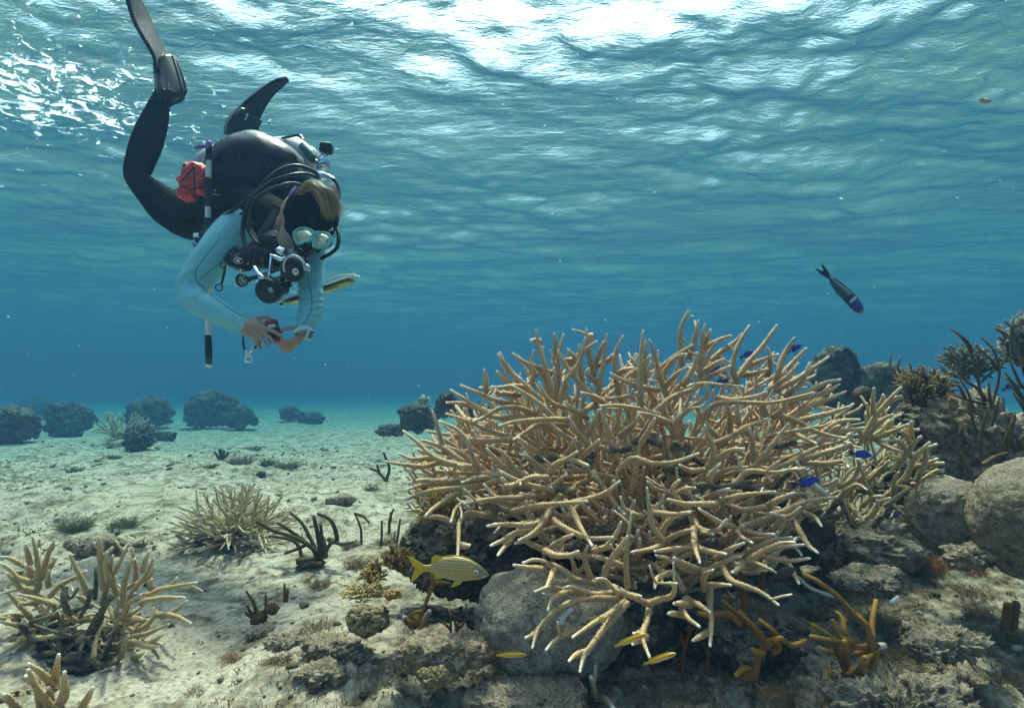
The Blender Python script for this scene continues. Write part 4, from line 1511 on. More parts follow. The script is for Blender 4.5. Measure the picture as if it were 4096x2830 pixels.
# seaweed tufts -----------------------------------------------------------------
M_ALG = mcol('seaweed', 0.85, 0.15, nscale=100, namp=0.4)
def tuft(label, x, y, w, h, col, seed, n=46, D=None, thick=1.0):
    rng = np.random.RandomState(seed)
    b = gp(x, y) if D is None else P(x, y, D)
    k_ = b[1] / F
    mb = MB()
    for k in range(n):
        a = rng.uniform(0, 2 * math.pi); rr = math.sqrt(rng.rand())
        s = b + np.array([math.cos(a) * w * rr, math.sin(a) * w * rr, -2]) * k_ * .5
        d = np.array([math.cos(a) * rr * .7 + rng.normal(0, .45), math.sin(a) * rr * .5 + rng.normal(0, .45), .8])
        L = h * k_ * rng.uniform(.3, .9)
        p = [s, s + d * L * .5 + rng.normal(0, .2, 3) * L, s + d * L * .85 + rng.normal(0, .3, 3) * L]
        cc = np.array(col) * rng.uniform(.8, 2.3)
        r = 0.6 * k_ * rng.uniform(.7, 1.5) * thick
        tube(mb, p, [r, r * 1.1, r * .6], n=4, step=L * .2, cap=False, attrs={'Col': lambda Ls, T, kn: np.broadcast_to(cc, kn.shape + (3,))})
        if rng.rand() < .8:
            q = p[1] + (p[2] - p[0]) * .3 + rng.normal(0, .25, 3) * L
            tube(mb, [p[1], (p[1] + q) / 2, q], [r, r, r * .6], n=4, step=L * .2, cap=False, attrs={'Col': lambda Ls, T, kn: np.broadcast_to(cc, kn.shape + (3,))})
    o = mb.build('seaweed_tuft', M_ALG, None, origin=b)
    tag(o, label, 'seaweed', 'seaweed tufts')
RB = (0.22, 0.085, 0.03); OB = (0.17, 0.115, 0.06); GR = (0.11, 0.095, 0.05)
T_ = [(3685, 2265, 130, 70, RB, 'red-brown seaweed tuft below the boulders', 140), (3580, 2190, 80, 60, RB, 'small red-brown tuft under the second thicket', 90),
      (3370, 2160, 90, 50, (0.2, 0.11, 0.05), 'rusty tuft at the right foot of the thicket', 90), (3340, 2280, 60, 45, OB, 'brown tuft on sand left of the tufted rock', 60),
      (3530, 2290, 130, 50, OB, 'fuzzy brown tuft on the tufted rock', 120), (3530, 2500, 110, 60, OB, 'fuzzy tuft right of the leaning rope finger', 80),
      (3760, 2720, 200, 55, OB, 'broad brown turf patch by the bottom right', 150), (3420, 2800, 120, 45, (0.2, 0.1, 0.05), 'rusty turf at the foot of the rope sponge', 70),
      (3900, 2290, 60, 40, RB, 'small rusty tuft beside the ledge stone', 50), (3920, 2470, 90, 50, OB, 'brown tuft above the sponge tubes', 60),
      (4040, 2560, 90, 60, (0.12, 0.12, 0.06), 'greenish tuft beneath the sponge tubes', 70), (3100, 2800, 110, 40, (0.2, 0.1, 0.05), 'rusty turf at the bottom edge', 60),
      (2020, 2800, 150, 80, (0.24, 0.15, 0.07), 'tall brown tuft at the bottom edge on the flat rock', 110), (2350, 2790, 120, 40, OB, 'brown turf by the broken finger', 60),
      (2600, 2790, 160, 45, (0.14, 0.085, 0.05), 'dark turf at the bottom edge in shade', 80), 
      (1430, 2270, 60, 45, OB, 'fuzzy tuft left of the golden coral', 55), (1280, 2350, 60, 45, OB, 'fuzzy tuft on sand below the sprawling rods', 55),
      (1400, 2190, 45, 35, OB, 'small tuft between two thin rods', 40), (1540, 2180, 60, 40, OB, 'tuft at the foot of the nearest thin rod', 50),
      (300, 2125, 75, 60, GR, 'dark green tuft behind the left staghorn, left one', 90), (500, 2110, 80, 55, GR, 'dark green tuft behind the left staghorn, right one', 80),
      (450, 2150, 50, 40, (0.03, 0.045, 0.02), 'blackish leafy tuft between the green tufts', 40), (960, 1855, 70, 40, GR, 'brown tuft on the mid-distance sand, left of three', 60),
      (1070, 1860, 45, 35, (0.1, 0.1, 0.04), 'brown tuft on the mid-distance sand, middle of three', 40), (1150, 1870, 80, 35, GR, 'brown tuft on the mid-distance sand, right of three', 60),
      (1010, 1800, 60, 22, GR, 'flat tuft on the sand behind the three', 40), (840, 1870, 40, 22, GR, 'tiny tuft left of the three mid-distance tufts', 30),
      (450, 1835, 50, 24, (0.05, 0.06, 0.04), 'dark scrap of weed alone on the far sand', 30), (300, 1885, 40, 22, (0.06, 0.06, 0.04), 'tiny weed on the sand near the left edge', 26),
      (1490, 1960, 60, 26, GR, 'low weed by the small brown stone', 36), (950, 2000, 45, 28, GR, 'small weed behind the lone staghorn burst', 30),
      (560, 2185, 36, 45, (0.07, 0.06, 0.03), 'upright dark sprig left of the lone staghorn burst', 20), (940, 2640, 80, 34, (0.2, 0.12, 0.06), 'low rusty turf at the bottom left of the rubble mound', 50),
      (1270, 2520, 110, 34, OB, 'low turf on the rubble mound', 60), (1120, 2650, 80, 30, (0.13, 0.08, 0.05), 'dark turf at the front of the rubble mound', 50),
      (1900, 2600, 160, 50, (0.11, 0.065, 0.04), 'dark turf along the crusted rock', 90), (780, 2780, 70, 26, OB, 'tiny turf on the bottom sand', 36),
      (1500, 2700, 60, 24, (0.15, 0.10, 0.06), 'tiny turf on the sand left of the lower knobby coral', 36), (3270, 2480, 90, 40, (0.12, 0.09, 0.05), 'dull turf beside the dark damselfish', 60),
      (3640, 2350, 160, 34, (0.2, 0.14, 0.08), 'pale brown turf below the red-brown seaweed', 90), (3900, 2380, 120, 34, OB, 'low turf in front of the large boulder', 70),
      (3600, 2640, 140, 40, OB, 'low turf right of the rope sponge base', 80), (4000, 2720, 140, 44, OB, 'thick turf in the bottom right corner', 80)]
for k, (x, y, w_, h_, c_, lab, n_) in enumerate(T_):
    dd = None
    if 1700 < x < 2100 and 2400 < y < 2650: dd = 1.02
    tuft(lab, x, y, w_, h_, c_, 200 + k, n=int(n_ * 3.2), D=dd, thick=1.1)

# loose rubble and turf over the reef flat (far too many to count) -------------------
def make_rubble():
    rng = np.random.RandomState(12)
    mb = MB(); tb = MB()
    vs, fs = icos(1)
    M_RUB = mcol('rubble_stone', 0.95, 0.1, nscale=120, namp=0.5, bscale=300, bdist=0.002)
    n = 0
    N = 9000
    X = rng.uniform(-1, 1, N * 6); Y = 0.75 + 7.5 * rng.rand(N * 6) ** 1.7
    X = X * (0.3 + 1.05 * Y)
    den = sstep(-0.1, 0.55, fbm(np.stack([X * 1.1 + 31, Y * 1.1 + 31, X * 0 + 31], 1), 3, 4)) * .75 + .12 + .5 * sstep(0.3, .8, X - .1 * Y) * (Y < 2.5)
    keep = rng.rand(N * 6) < den
    X, Y = X[keep][:N], Y[keep][:N]
    Z = ground_z(X, Y)
    for x, y, z in zip(X, Y, Z):
        s = 0.0030 * math.exp(rng.normal(0.0, .6)) * (0.8 + .25 * y)
        sc = rng.uniform(.6, 1.4, 3); sc[2] *= .6
        V = vs * sc * s * (1 + rng.uniform(-.3, .3, (len(vs), 1)))
        t = rng.rand()
        c = np.array((0.34, 0.29, 0.22)) * rng.uniform(.5, 1.4) if t < .6 else (np.array((0.07, 0.052, 0.036)) * rng.uniform(.7, 2.4))
        mb.add(V + (x, y, z + s * .25), fs, Col=np.broadcast_to(c, (len(vs), 3)))
    tag(mb.build('seabed_rubble', M_RUB), kind='stuff')
    # short turf sprigs
    Nt = 8000
    X = rng.uniform(-1, 1, Nt * 5); Y = 0.75 + 5.5 * rng.rand(Nt * 5) ** 1.6
    X = X * (0.3 + 1.05 * Y)
    den = sstep(0.05, 0.6, fbm(np.stack([X * 1.7 + 11, Y * 1.7, X * 0], 1), 3, 8)) * .8 + .03 + .3 * sstep(0.3, .8, X - .1 * Y) * (Y < 2.5)
    keep = rng.rand(Nt * 5) < den
    X, Y = X[keep][:Nt], Y[keep][:Nt]
    Z = ground_z(X, Y)
    base = np.array([[0, 0, 0], [.3, 0, 0], [.2, .05, .55], [.45, .1, 1.0]])
    for x, y, z in zip(X, Y, Z):
        for q in range(3):
            h = rng.uniform(.003, .010) * (1 + .2 * y); wd = h * .22; a = rng.uniform(0, 6.28)
            lx, ly = rng.normal(0, .6, 2) * h
            px, py = x + rng.normal(0, .006), y + rng.normal(0, .006)
            V = np.array([[px, py, z - .002], [px + wd * math.cos(a), py + wd * math.sin(a), z - .002], [px + lx * .5 + wd * math.cos(a), py + ly * .5 + wd * math.sin(a), z + h * .6], [px + lx * .5, py + ly * .5, z + h * .55], [px + lx, py + ly, z + h]])
            b = tb.add(V, [[0, 1, 2, 3]], Col=np.broadcast_to(np.array((0.22, 0.155, 0.09)) * rng.uniform(.4, 1.8), (5, 3)))
            tb.faces([[b + 3, b + 2, b + 4]])
    tag(tb.build('turf_algae', M_ALG), kind='stuff')
make_rubble()

# small pale fragments
M_WHT = mcol('bleached_fragment', 0.8, 0.2, nscale=100, namp=0.12)
def frag(lab, pts, D, r, col=(0.75, 0.74, 0.76)):
    mb = MB()
    p = np.array([P(x, y, D) for x, y in pts])
    rng = np.random.RandomState(int(pts[0][0]))
    tube(mb, np.hstack([p, np.full((len(p), 1), r / F * D)]), n=9, step=.003, nub=.05, rng=rng, attrs=const(col))
    tag(mb.build('coral_fragment', M_WHT, None, origin=p[0]), lab, 'coral fragment', 'bleached coral fragments')
frag('bent bleached stub hanging below the thicket above the small striped fish', [(2285, 2435), (2262, 2455), (2245, 2490)], 0.96, 11, (0.48, 0.45, 0.46))
frag('bright white fragment lying on the right foreground sand', [(3565, 2408), (3590, 2388)], 1.14, 7, (0.66, 0.64, 0.62))
frag('pale lump behind the rope sponge', [(3500, 2588), (3535, 2580)], 1.0, 12, (0.45, 0.39, 0.32))
frag('white broken branch end beside the blue fish at the right foot of the thicket', [(3255, 1935), (3300, 1970)], 1.2, 9, (0.66, 0.61, 0.52))
frag('long grey fragment on sand below the dark damselfish', [(3195, 2310), (3240, 2350), (3330, 2385)], 1.17, 7, (0.4, 0.36, 0.3))
# ================================================================ fish
M_FISH = mcol('fish_skin', 0.38, 0.5, nscale=500, namp=0.10)
M_FIN = mcol('fish_fin', 0.5, 0.3)
M_EYE = mcol('fish_eye', 0.12, 0.8)

def fish(name, label, cat, head, tail, D0, D1, prof, colfn, fins, group=None, flip=1, thick=0.42, eye=None, eyecol=((0.6, 0.75, 0.9), (0.0, 0.0, 0.01)), nx=46, nr=22, roll=0.0, seed=0):
    """head / tail pixels of snout and tail base; prof: rows (x, top, bottom) in body lengths;
    fins: (name, polygon in x,z, colour, side offset)"""
    H = P(head[0], head[1], D0); T = P(tail[0], tail[1], D1)
    ax = H - T; L = np.linalg.norm(ax); ax /= L
    side = np.cross(ax, [0, 0, 1.0]); side /= np.linalg.norm(side)
    up = np.cross(side, ax)
    if roll:
        c_, s_ = math.cos(roll), math.sin(roll)
        up, side = up * c_ + side * s_, side * c_ - up * s_
    org = (H + T) / 2
    root = empty(name, org, label, cat, group)
    def W(x, y, z):
        return T + (np.multiply.outer(x, ax) + np.multiply.outer(y, side) + np.multiply.outer(z, up)) * L
    prof = np.array(prof, float)
    xs = np.linspace(0, 1, nx) ** 1.0
    xs = np.sort(np.concatenate([xs, [0.97, 0.985, 0.995]]))
    top = np.interp(xs, prof[:, 0], prof[:, 1]); bot = np.interp(xs, prof[:, 0], prof[:, 2])
    for a in (top, bot):
        k = np.convolve(np.pad(a, 2, 'edge'), [.1, .2, .4, .2, .1], 'valid'); a[2:-2] = k[2:-2]
    cz = (top + bot) / 2; hh = (top - bot) / 2
    ww = hh * thick * 1.0 + 0.004
    ang = np.linspace(0, 2 * np.pi, nr, endpoint=False)
    X = np.repeat(xs[:, None], nr, 1)
    Yl = ww[:, None] * np.sign(np.cos(ang)) * np.abs(np.cos(ang)) ** 0.9
    Zl = cz[:, None] + hh[:, None] * np.sin(ang)
    V = W(X.ravel(), Yl.ravel(), Zl.ravel())
    u = (Zl - cz[:, None]) / hh[:, None]
    C = colfn(X.ravel(), u.ravel(), Zl.ravel())
    i = np.arange(len(xs) - 1)[:, None] * nr; j = np.arange(nr)[None]; k = (j + 1) % nr
    mb = MB()
    b = mb.add(V, np.stack([i + j, i + k, i + nr + k, i + nr + j], -1).reshape(-1, 4), Col=C)
    mb.faces([[b, b + q + 1, b + q] for q in range(1, nr - 1)])
    e0 = (len(xs) - 1) * nr
    mb.faces([[e0, e0 + q, e0 + q + 1] for q in range(1, nr - 1)])
    mb.build('body', M_FISH, root)
    for fname, poly, col, so_ in fins:
        poly = np.array(poly, float)
        n = len(poly)
        c = poly.mean(0)
        # subdivide the outline a little
        q = np.vstack([catmull(np.hstack([poly, np.zeros((n, 1))]), 0.03)]) [:, :2] if n > 5 else poly
        n = len(q)
        mb = MB()
        for s in ((1, -1) if so_ else (0,)):
            y0 = so_ * s
            tk = 0.004
            spread = 1.0 if not so_ else 1.0
            A = W(q[:, 0], np.full(n, y0 + tk) + (s * 0.25 * np.abs(q[:, 1] - q[0, 1]) if so_ else 0), q[:, 1])
            B = W(q[:, 0], np.full(n, y0 - tk) + (s * 0.25 * np.abs(q[:, 1] - q[0, 1]) if so_ else 0), q[:, 1])
            cA = A.mean(0)[None]; cB = B.mean(0)[None]
            Vv = np.vstack([A, B, cA, cB])
            rr_ = np.random.RandomState(3).uniform(.8, 1.15, (len(Vv), 1))
            b = mb.add(Vv, [[2 * n, (t + 1) % n, t] for t in range(n)], Col=np.array(col)[None] * rr_)
            mb.faces([[b + 2 * n + 1, b + n + t, b + n + (t + 1) % n] for t in range(n)])
            mb.faces([[b + t, b + (t + 1) % n, b + n + (t + 1) % n, b + n + t] for t in range(n)])
        mb.build(fname, M_FIN, root, smooth=False)
    if eye:
        ex, ez, er = eye
        wq = np.interp(ex, xs, ww) * 0.93
        for s in (1, -1):
            mb = MB()
            c = W(np.array([ex]), np.array([s * wq]), np.array([ez]))[0]
            v, f = icos(5)
            loc = v @ np.stack([ax, side, up])
            d = (v[:, 1] * s)
            rad = np.sqrt(v[:, 0] ** 2 + v[:, 2] ** 2)
            colr = np.where(((rad < 0.55) & (d > 0))[:, None], np.array(eyecol[1]), np.array(eyecol[0]))
            mb.add((v * np.array([1, .45, 1]) @ np.stack([ax, side, up])) * er * L + c, f, Col=colr)
            mb.build('eye', M_EYE, root)
    return root

# --- striped yellow grunt
def px(a, b):       # crop pixels -> body coordinates (tail base x=540,z=525 ; snout x=2065,z=680), axis nearly level
    return ((a - 540) / 1525.0, -(b - (525 + (a - 540) * 155 / 1525.0)) / 1525.0)
top = [(540, 450), (650, 455), (750, 430), (850, 350), (1000, 285), (1250, 255), (1450, 285), (1600, 335), (1700, 385), (1830, 465), (1950, 560), (2020, 625), (2065, 672)]
bot = [(540, 598), (700, 605), (850, 660), (1000, 735), (1250, 795), (1500, 815), (1700, 795), (1850, 775), (1950, 745), (2040, 715), (2065, 690)]
xs_ = np.linspace(0, 1, 24)
tp = np.array([px(*p) for p in top]); bt = np.array([px(*p) for p in bot])
prof = [(x, np.interp(x, tp[:, 0], tp[:, 1]), np.interp(x, bt[:, 0], bt[:, 1])) for x in xs_]
def grunt_col(x, u, z):
    n = len(x)
    yel = np.array([0.46, 0.26, 0.02]); sil = np.array([0.42, 0.38, 0.27]); ora = np.array([0.30, 0.15, 0.012])
    c = np.tile(yel, (n, 1))
    # upper stripes run along the body, lower ones slant forward and down
    su = np.sin((z - 0.02 * x) * 150)
    sl = np.sin((z * 1.0 + x * 0.55 - 0.1) * 125)
    zc = 0.03
    st = np.where(z > zc, su, sl)
    w = sstep(-0.15, 0.45, st) * (1 - sstep(0.74, 0.82, x)) * sstep(0.02, 0.15, x)
    c = c * (1 - w[:, None] * .75) + (sil * w[:, None] * .75)
    w2 = sstep(0.2, -0.7, st) * (1 - sstep(0.74, 0.82, x)) * sstep(0.1, 0.2, x)
    c = c * (1 - w2[:, None] * .6) + ora * w2[:, None] * .6
    hd = sstep(0.74, 0.82, x)[:, None]
    head = np.array([0.24, 0.19, 0.075])
    c = c * (1 - hd) + head * hd
    bel = sstep(-0.55, -0.95, u)[:, None]
    c = c * (1 - bel * .8) + np.array([0.42, 0.39, 0.26]) * bel * .8
    tpd = (sstep(0.5, 0.95, u) * sstep(.6, .8, x))[:, None]
    c = c * (1 - tpd * .6) + np.array([0.14, 0.11, 0.03]) * tpd * .6
    mo = ((x > 0.90) & (np.abs(u + 0.55) < 0.13))[:, None]
    c = np.where(mo, np.array([0.62, 0.58, 0.5]), c)
    return c
YF = (0.58, 0.36, 0.012)
D0 = 1.0
hx, hy = 1600 + 2065 * .1732, 2180 + 680 * .1732
tx, ty = 1600 + 540 * .1732, 2180 + 525 * .1732
fins = [('tail_fin', [px(575, 470), px(420, 380), px(240, 285), px(172, 258), px(250, 400), px(345, 520), px(300, 650), px(262, 812), px(330, 800), px(450, 690), px(575, 590)], YF, 0),
        ('dorsal_fin', [px(760, 440), px(722, 400), px(720, 310), px(780, 250), px(880, 248), px(960, 268), px(1100, 248), px(1250, 234), px(1450, 262), px(1620, 330), px(1500, 340), px(1200, 330), px(950, 380)], YF, 0),
        ('anal_fin', [px(830, 640), px(808, 700), px(802, 762), px(900, 768), px(1010, 740)], YF, 0),
        ('pelvic_fin', [px(1480, 800), px(1300, 800), px(1215, 918), px(1300, 905), px(1420, 860)], YF, 0.03)]
fish('yellow_striped_fish', 'yellow fish with silver stripes swimming right in front of the dark ledge', 'fish', (hx, hy), (tx, ty), D0, D0 + .02, prof, grunt_col, fins,
     thick=0.42, eye=(px(1770, 600)[0], px(1770, 600)[1], 0.036), eyecol=((0.55, 0.75, 0.9), (0, 0, 0.02)), nx=170, nr=90)

# --- blue chromis
CH = [(0, .05, -.05), (.12, .085, -.08), (.3, .17, -.16), (.5, .22, -.21), (.7, .215, -.2), (.85, .15, -.14), (.95, .07, -.075), (1, .01, -.02)]
def ch_col(x, u, z):
    c = np.tile(np.array([0.012, 0.035, 0.42]), (len(x), 1))
    d = sstep(.35, .95, u)[:, None]
    c = c * (1 - d) + np.array([0.004, 0.006, 0.05]) * d
    v = (sstep(.3, 0, x))[:, None]
    return c * (1 - v * .7) + np.array([0.01, 0.01, 0.06]) * v * .7
BK = (0.006, 0.008, 0.06)
ch_f = [('tail_fin', [(.03, .045), (-.12, .10), (-.38, .20), (-.16, .02), (-.38, -.19), (-.12, -.10), (.03, -.045)], BK, 0),
        ('dorsal_fin', [(.12, .08), (.1, .17), (.3, .23), (.55, .27), (.75, .22), (.5, .2), (.3, .15)], BK, 0),
        ('anal_fin', [(.12, -.07), (.1, -.2), (.3, -.24), (.42, -.18), (.3, -.13)], BK, 0),
        ('pelvic_fin', [(.6, -.19), (.45, -.32), (.5, -.2)], BK, .02)]
chs = [((3016, 1402), (2972, 1425), 1.28, 'small blue fish between the tall right-hand branch fingers, lower of the pair'),
       ((3208, 1376), (3160, 1402), 1.34, 'small blue fish at the upper right, highest and farthest right of the school'),
       ((3062, 1378), (3032, 1395), 1.42, 'small fish mostly hidden behind an upper branch, only its forked tail clear'),
       ((2882, 1465), (2836, 1485), 1.34, 'small blue fish among the upper branches, above its close neighbour'),
       ((2914, 1516), (2860, 1540), 1.30, 'small blue fish just below its neighbour among the upper branches'),
       ((3488, 1822), (3416, 1812), 1.16, 'plump blue fish facing right at the right flank of the thicket'),
       ((3274, 1912), (3190, 1935), 1.03, 'brightest blue fish behind a drooping branch at the lower right of the thicket'),
       ((3606, 2045), (3572, 2068), 1.38, 'tiny blue fish nosing up over the sand below the second thicket'),
       ((4062, 1530), (4020, 1555), 1.9, 'dark blue fish half hidden by the sea rods at the right edge')]
for k, (h, t, D, lab) in enumerate(chs):
    fish('blue_fish', lab, 'fish', h, t, D - .004, D + .004, CH, ch_col, ch_f, 'blue reef fish', thick=.38, eye=(.86, .03, .035), eyecol=((0.01, 0.02, .2), (0, 0, 0)))

# --- yellow wrasses
WR = [(0, .035, -.03), (.15, .055, -.045), (.4, .085, -.075), (.7, .09, -.085), (.88, .065, -.07), (.96, .035, -.045), (1, .006, -.015)]
def wr_col(x, u, z):
    c = np.tile(np.array([0.72, 0.36, 0.01]), (len(x), 1))
    b = sstep(-.35, -.75, u)[:, None]
    c = c * (1 - b) + np.array([0.62, 0.62, 0.66]) * b
    s = ((np.abs(u - .0) < .16) & (x > .72) & (x < .95))[:, None]
    return np.where(s, np.array([0.2, 0.09, 0.01]), c)
def pw_col(x, u, z):
    return wr_col(x, u, z) * np.array([.8, 1.05, 1.2])
YB = (0.6, 0.36, 0.03)
wr_f = [('tail_fin', [(.02, .03), (-.13, .055), (-.12, 0), (-.13, -.05), (.02, -.03)], YB, 0),
        ('dorsal_fin', [(.08, .04), (.08, .085), (.4, .115), (.78, .115), (.75, .08), (.4, .07)], YB, 0),
        ('anal_fin', [(.08, -.03), (.1, -.075), (.45, -.10), (.5, -.07)], YB, 0)]
ws = [((2105, 2617), (1999, 2620), .98, 'yellow wrasse swimming right just above the flat bottom rock', wr_col),
      ((2434, 2465), (2362, 2491), .87, 'yellow wrasse in front of a low branch, above the other yellow ones', wr_col),
      ((2586, 2533), (2474, 2578), .84, 'long yellow wrasse crossing in front of the drooping branch', wr_col),
      ((2704, 2610), (2590, 2650), .84, 'yellow wrasse lowest and farthest right below the thicket', wr_col),
      ((3608, 1831), (3548, 1822), 1.3, 'yellow wrasse beside the plump blue fish at the second thicket', pw_col),
      ((3648, 1950), (3583, 1938), 1.28, 'yellow wrasse between upright branches of the second thicket', pw_col)]
for h, t, D, lab, cf in ws:
    fish('yellow_wrasse', lab, 'fish', h, t, D, D + .01, WR, cf, wr_f, 'yellow wrasses', thick=.6, eye=(.9, .01, .02), eyecol=((0.5, .2, .01), (0, 0, 0)))

# --- small striped juveniles
SJ = [(0, .03, -.03), (.3, .08, -.08), (.6, .1, -.1), (.85, .08, -.08), (1, .01, -.02)]
def sj_col(x, u, z):
    s = np.sin(u * 8.5)[:, None]
    return np.where(s > .1, np.array([0.02, .02, .025]), np.array([0.55, 0.52, 0.40]))
sj_f = [('tail_fin', [(.02, .03), (-.2, .09), (-.12, 0), (-.2, -.09), (.02, -.03)], (.3, .3, .26), 0),
        ('dorsal_fin', [(.2, .05), (.2, .12), (.6, .14), (.75, .1), (.4, .07)], (.3, .3, .26), 0)]
for h, t, D, lab in [((2256, 2509), (2218, 2510), .95, 'tiny black-and-cream striped fish right under the bleached stub'),
                     ((2252, 2548), (2206, 2568), .94, 'tiny striped fish, middle of three below the bleached stub'),
                     ((2240, 2581), (2200, 2590), .94, 'tiny striped fish, lowest of three below the bleached stub')]:
    fish('striped_juvenile_fish', lab, 'fish', h, t, D, D + .004, SJ, sj_col, sj_f, 'tiny striped fish', thick=.5, eye=(.88, .01, .03), eyecol=((.4, .4, .3), (0, 0, 0)), nr=28)

# --- dark damselfish
DM = [(0, .06, -.05), (.12, .12, -.1), (.35, .2, -.17), (.6, .23, -.19), (.8, .19, -.14), (.93, .1, -.06), (1, .01, -.02)]
def dm_col(x, u, z):
    return np.tile(np.array([0.03, 0.022, 0.014]), (len(x), 1))
DK = (0.024, 0.018, 0.012)
fish('damselfish', 'dark brown damselfish above the sand at the lower right of the thicket', 'fish', (3184, 2272), (3094, 2306), 1.0, 1.01, DM, dm_col,
     [('tail_fin', [(.03, .05), (-.12, .09), (-.24, .07), (-.2, -.02), (-.22, -.08), (-.1, -.07), (.03, -.05)], DK, 0),
      ('dorsal_fin', [(.1, .1), (.06, .2), (.3, .26), (.6, .27), (.8, .2), (.5, .18)], DK, 0),
      ('anal_fin', [(.1, -.08), (.08, -.2), (.35, -.24), (.5, -.18), (.3, -.12)], DK, 0)], None, thick=.36, eye=(.88, .04, .03), eyecol=((.03, .02, .01), (0, 0, 0)))

# --- blue-headed wrasse in open water
BH = [(0, .03, -.03), (.12, .045, -.05), (.35, .085, -.09), (.6, .115, -.11), (.8, .11, -.115), (.92, .08, -.09), (.98, .04, -.055), (1, .012, -.03)]
def bh_col(x, u, z):
    n = len(x)
    c = np.tile(np.array([0.015, 0.055, 0.075]), (n, 1))
    b = sstep(0.1, .9, u)[:, None]
    c = c * (1 - b) + np.array([0.10, 0.15, 0.12]) * b
    w = x[:, None] + u[:, None] * .02
    c = np.where((w > .57) & (w < .66), np.array([0.002, 0.002, 0.006]), c)
    c = np.where((w >= .66) & (w < .72), np.where(u[:, None] > -.2, np.array([0.42, 0.45, 0.66]), np.array([0.01, .05, .2])), c)
    c = np.where((w >= .72) & (w < .77), np.array([0.002, 0.002, 0.006]), c)
    c = np.where(w >= .77, np.array([0.018, 0.035, 0.26]), c)
    s = sstep(-.75, -1, u)[:, None]
    c = c * (1 - s) + np.array([0.01, 0.03, 0.3]) * s
    return np.where(w > .955, np.array([0.28, 0.16, 0.11]), c)
fish('wrasse', 'slender dark blue wrasse with forked tail diving alone in open water', 'fish', (3451, 1250), (3318, 1110), 1.75, 1.82, BH, bh_col,
     [('tail_fin', [(.02, .03), (-.08, .05), (-.2, .075), (-.37, .075), (-.2, .04), (-.06, 0), (-.2, -.04), (-.37, -.075), (-.2, -.08), (-.08, -.055), (.02, -.03)], (.01, .02, .08), 0),
      ('dorsal_fin', [(.06, .035), (.1, .07), (.4, .115), (.75, .135), (.6, .1), (.3, .07)], (.02, .05, .09), 0),
      ('anal_fin', [(.06, -.03), (.1, -.07), (.4, -.115), (.55, -.1), (.3, -.07)], (.01, .02, .2), 0)], None, thick=.6, eye=(.93, .035, .02), eyecol=((.02, .05, .2), (0, 0, 0)), nx=90, nr=40)

# --- drifting specks and the bubble
def specks():
    rng = np.random.RandomState(44)
    v, f = icos(1)
    mb = MB()
    for k in range(420):
        x, y = rng.uniform(0, 4096), rng.uniform(0, 1700)
        D = rng.uniform(.6, 3.2)
        if y < 900: D = rng.uniform(.6, 2.0)
        p = P(x, y, D)
        if p[2] > SURF - .12: continue
        s = 0.00045 * math.exp(rng.normal(0, .55)) * (0.6 + .5 * D)
        mb.add(v * s * rng.uniform(.5, 1.5, 3) + p, f, Col=np.broadcast_to((0.75, 0.72, 0.62), (len(v), 3)))
    for k in range(120):
        x, y = rng.uniform(800, 1330), rng.uniform(540, 1180)
        p = P(x, y, rng.uniform(1.2, 1.7)); s = 0.0006 * math.exp(rng.normal(0, .4))
        mb.add(v * s * rng.uniform(.5, 1.5, 3) + p, f, Col=np.broadcast_to((0.7, 0.6, 0.45), (len(v), 3)))
    tag(mb.build('drifting_specks', mcol('plankton_speck', .8, .2)), kind='stuff')
specks()
mb = MB()
for dx, dy, r in ((0, 0, 8), (4, -9, 5), (-3, 8, 3)):
    ell(mb, P(1077 + dx, 490 + dy, 2.3), np.array([1.1, 1, .8]) * r / F * 2.3, 3)
m, n_, l_, p_ = mat('air_bubble'); p_.inputs['Base Color'].default_value = (.85, .9, .95, 1); p_.inputs['Metallic'].default_value = 1.0; p_.inputs['Roughness'].default_value = .05
tag(mb.build('air_bubble', m, None, origin=P(1077, 490, 2.3)), 'little silvery air bubble above the back of the person', 'bubble')
mb = MB(); ell(mb, P(3943, 405, 1.9), np.array([22, 10, 8]) / F * 1.9, 3, Col=(0.75, 0.45, 0.3)); ell(mb, P(3925, 397, 1.9), np.array([10, 6, 6]) / F * 1.9, 3, Col=(0.75, 0.5, 0.35))
tag(mb.build('floating_leaf', M_ALG, None, origin=P(3943, 405, 1.9)), 'small orange-brown scrap drifting near the surface at the upper right', 'floating scrap')
# ================================================================ diver
M_SKIN = mplain('skin', (0.40, 0.23, 0.15), 0.5, nscale=90, namp=.12, bscale=350, bdist=.0006)
M_TEAL = mplain('teal_neoprene', (0.21, 0.53, 0.62), 0.85, nscale=40, namp=.08, bscale=300, bdist=.0005, spec=.2)
M_BLK = mplain('black_neoprene', (0.003, 0.0035, 0.006), 0.8, nscale=40, namp=.25, bscale=120, bdist=.001, spec=.03)
M_GLB = mplain('glossy_black_fabric', (0.004, 0.0045, 0.008), 0.24, nscale=30, namp=.25, bscale=24, bdist=.006, spec=.2)
M_RUB2 = mplain('black_rubber', (0.008, 0.009, 0.012), 0.4, spec=.3, nscale=50)
M_CHR = mplain('chrome', (0.72, 0.74, 0.76), 0.14, metal=1.0)
M_TANK = mplain('tank_paint', (0.52, 0.50, 0.53), 0.55, nscale=60, namp=.2, bscale=200)
M_WHT2 = mplain('white_plastic', (0.72, 0.74, 0.72), 0.45, nscale=90, namp=.08)
M_RED = mplain('red_nylon', (0.85, 0.06, 0.065), 0.6, nscale=60, namp=.3, bscale=22, bdist=.006)
M_PUR = mplain('purple_tape', (0.22, 0.09, 0.38), 0.5)
M_GRN = mplain('green_knob', (0.006, 0.10, 0.07), 0.4)
M_MASK = mplain('mask_frame_teal', (0.12, 0.50, 0.50), 0.35, nscale=50, namp=.06)
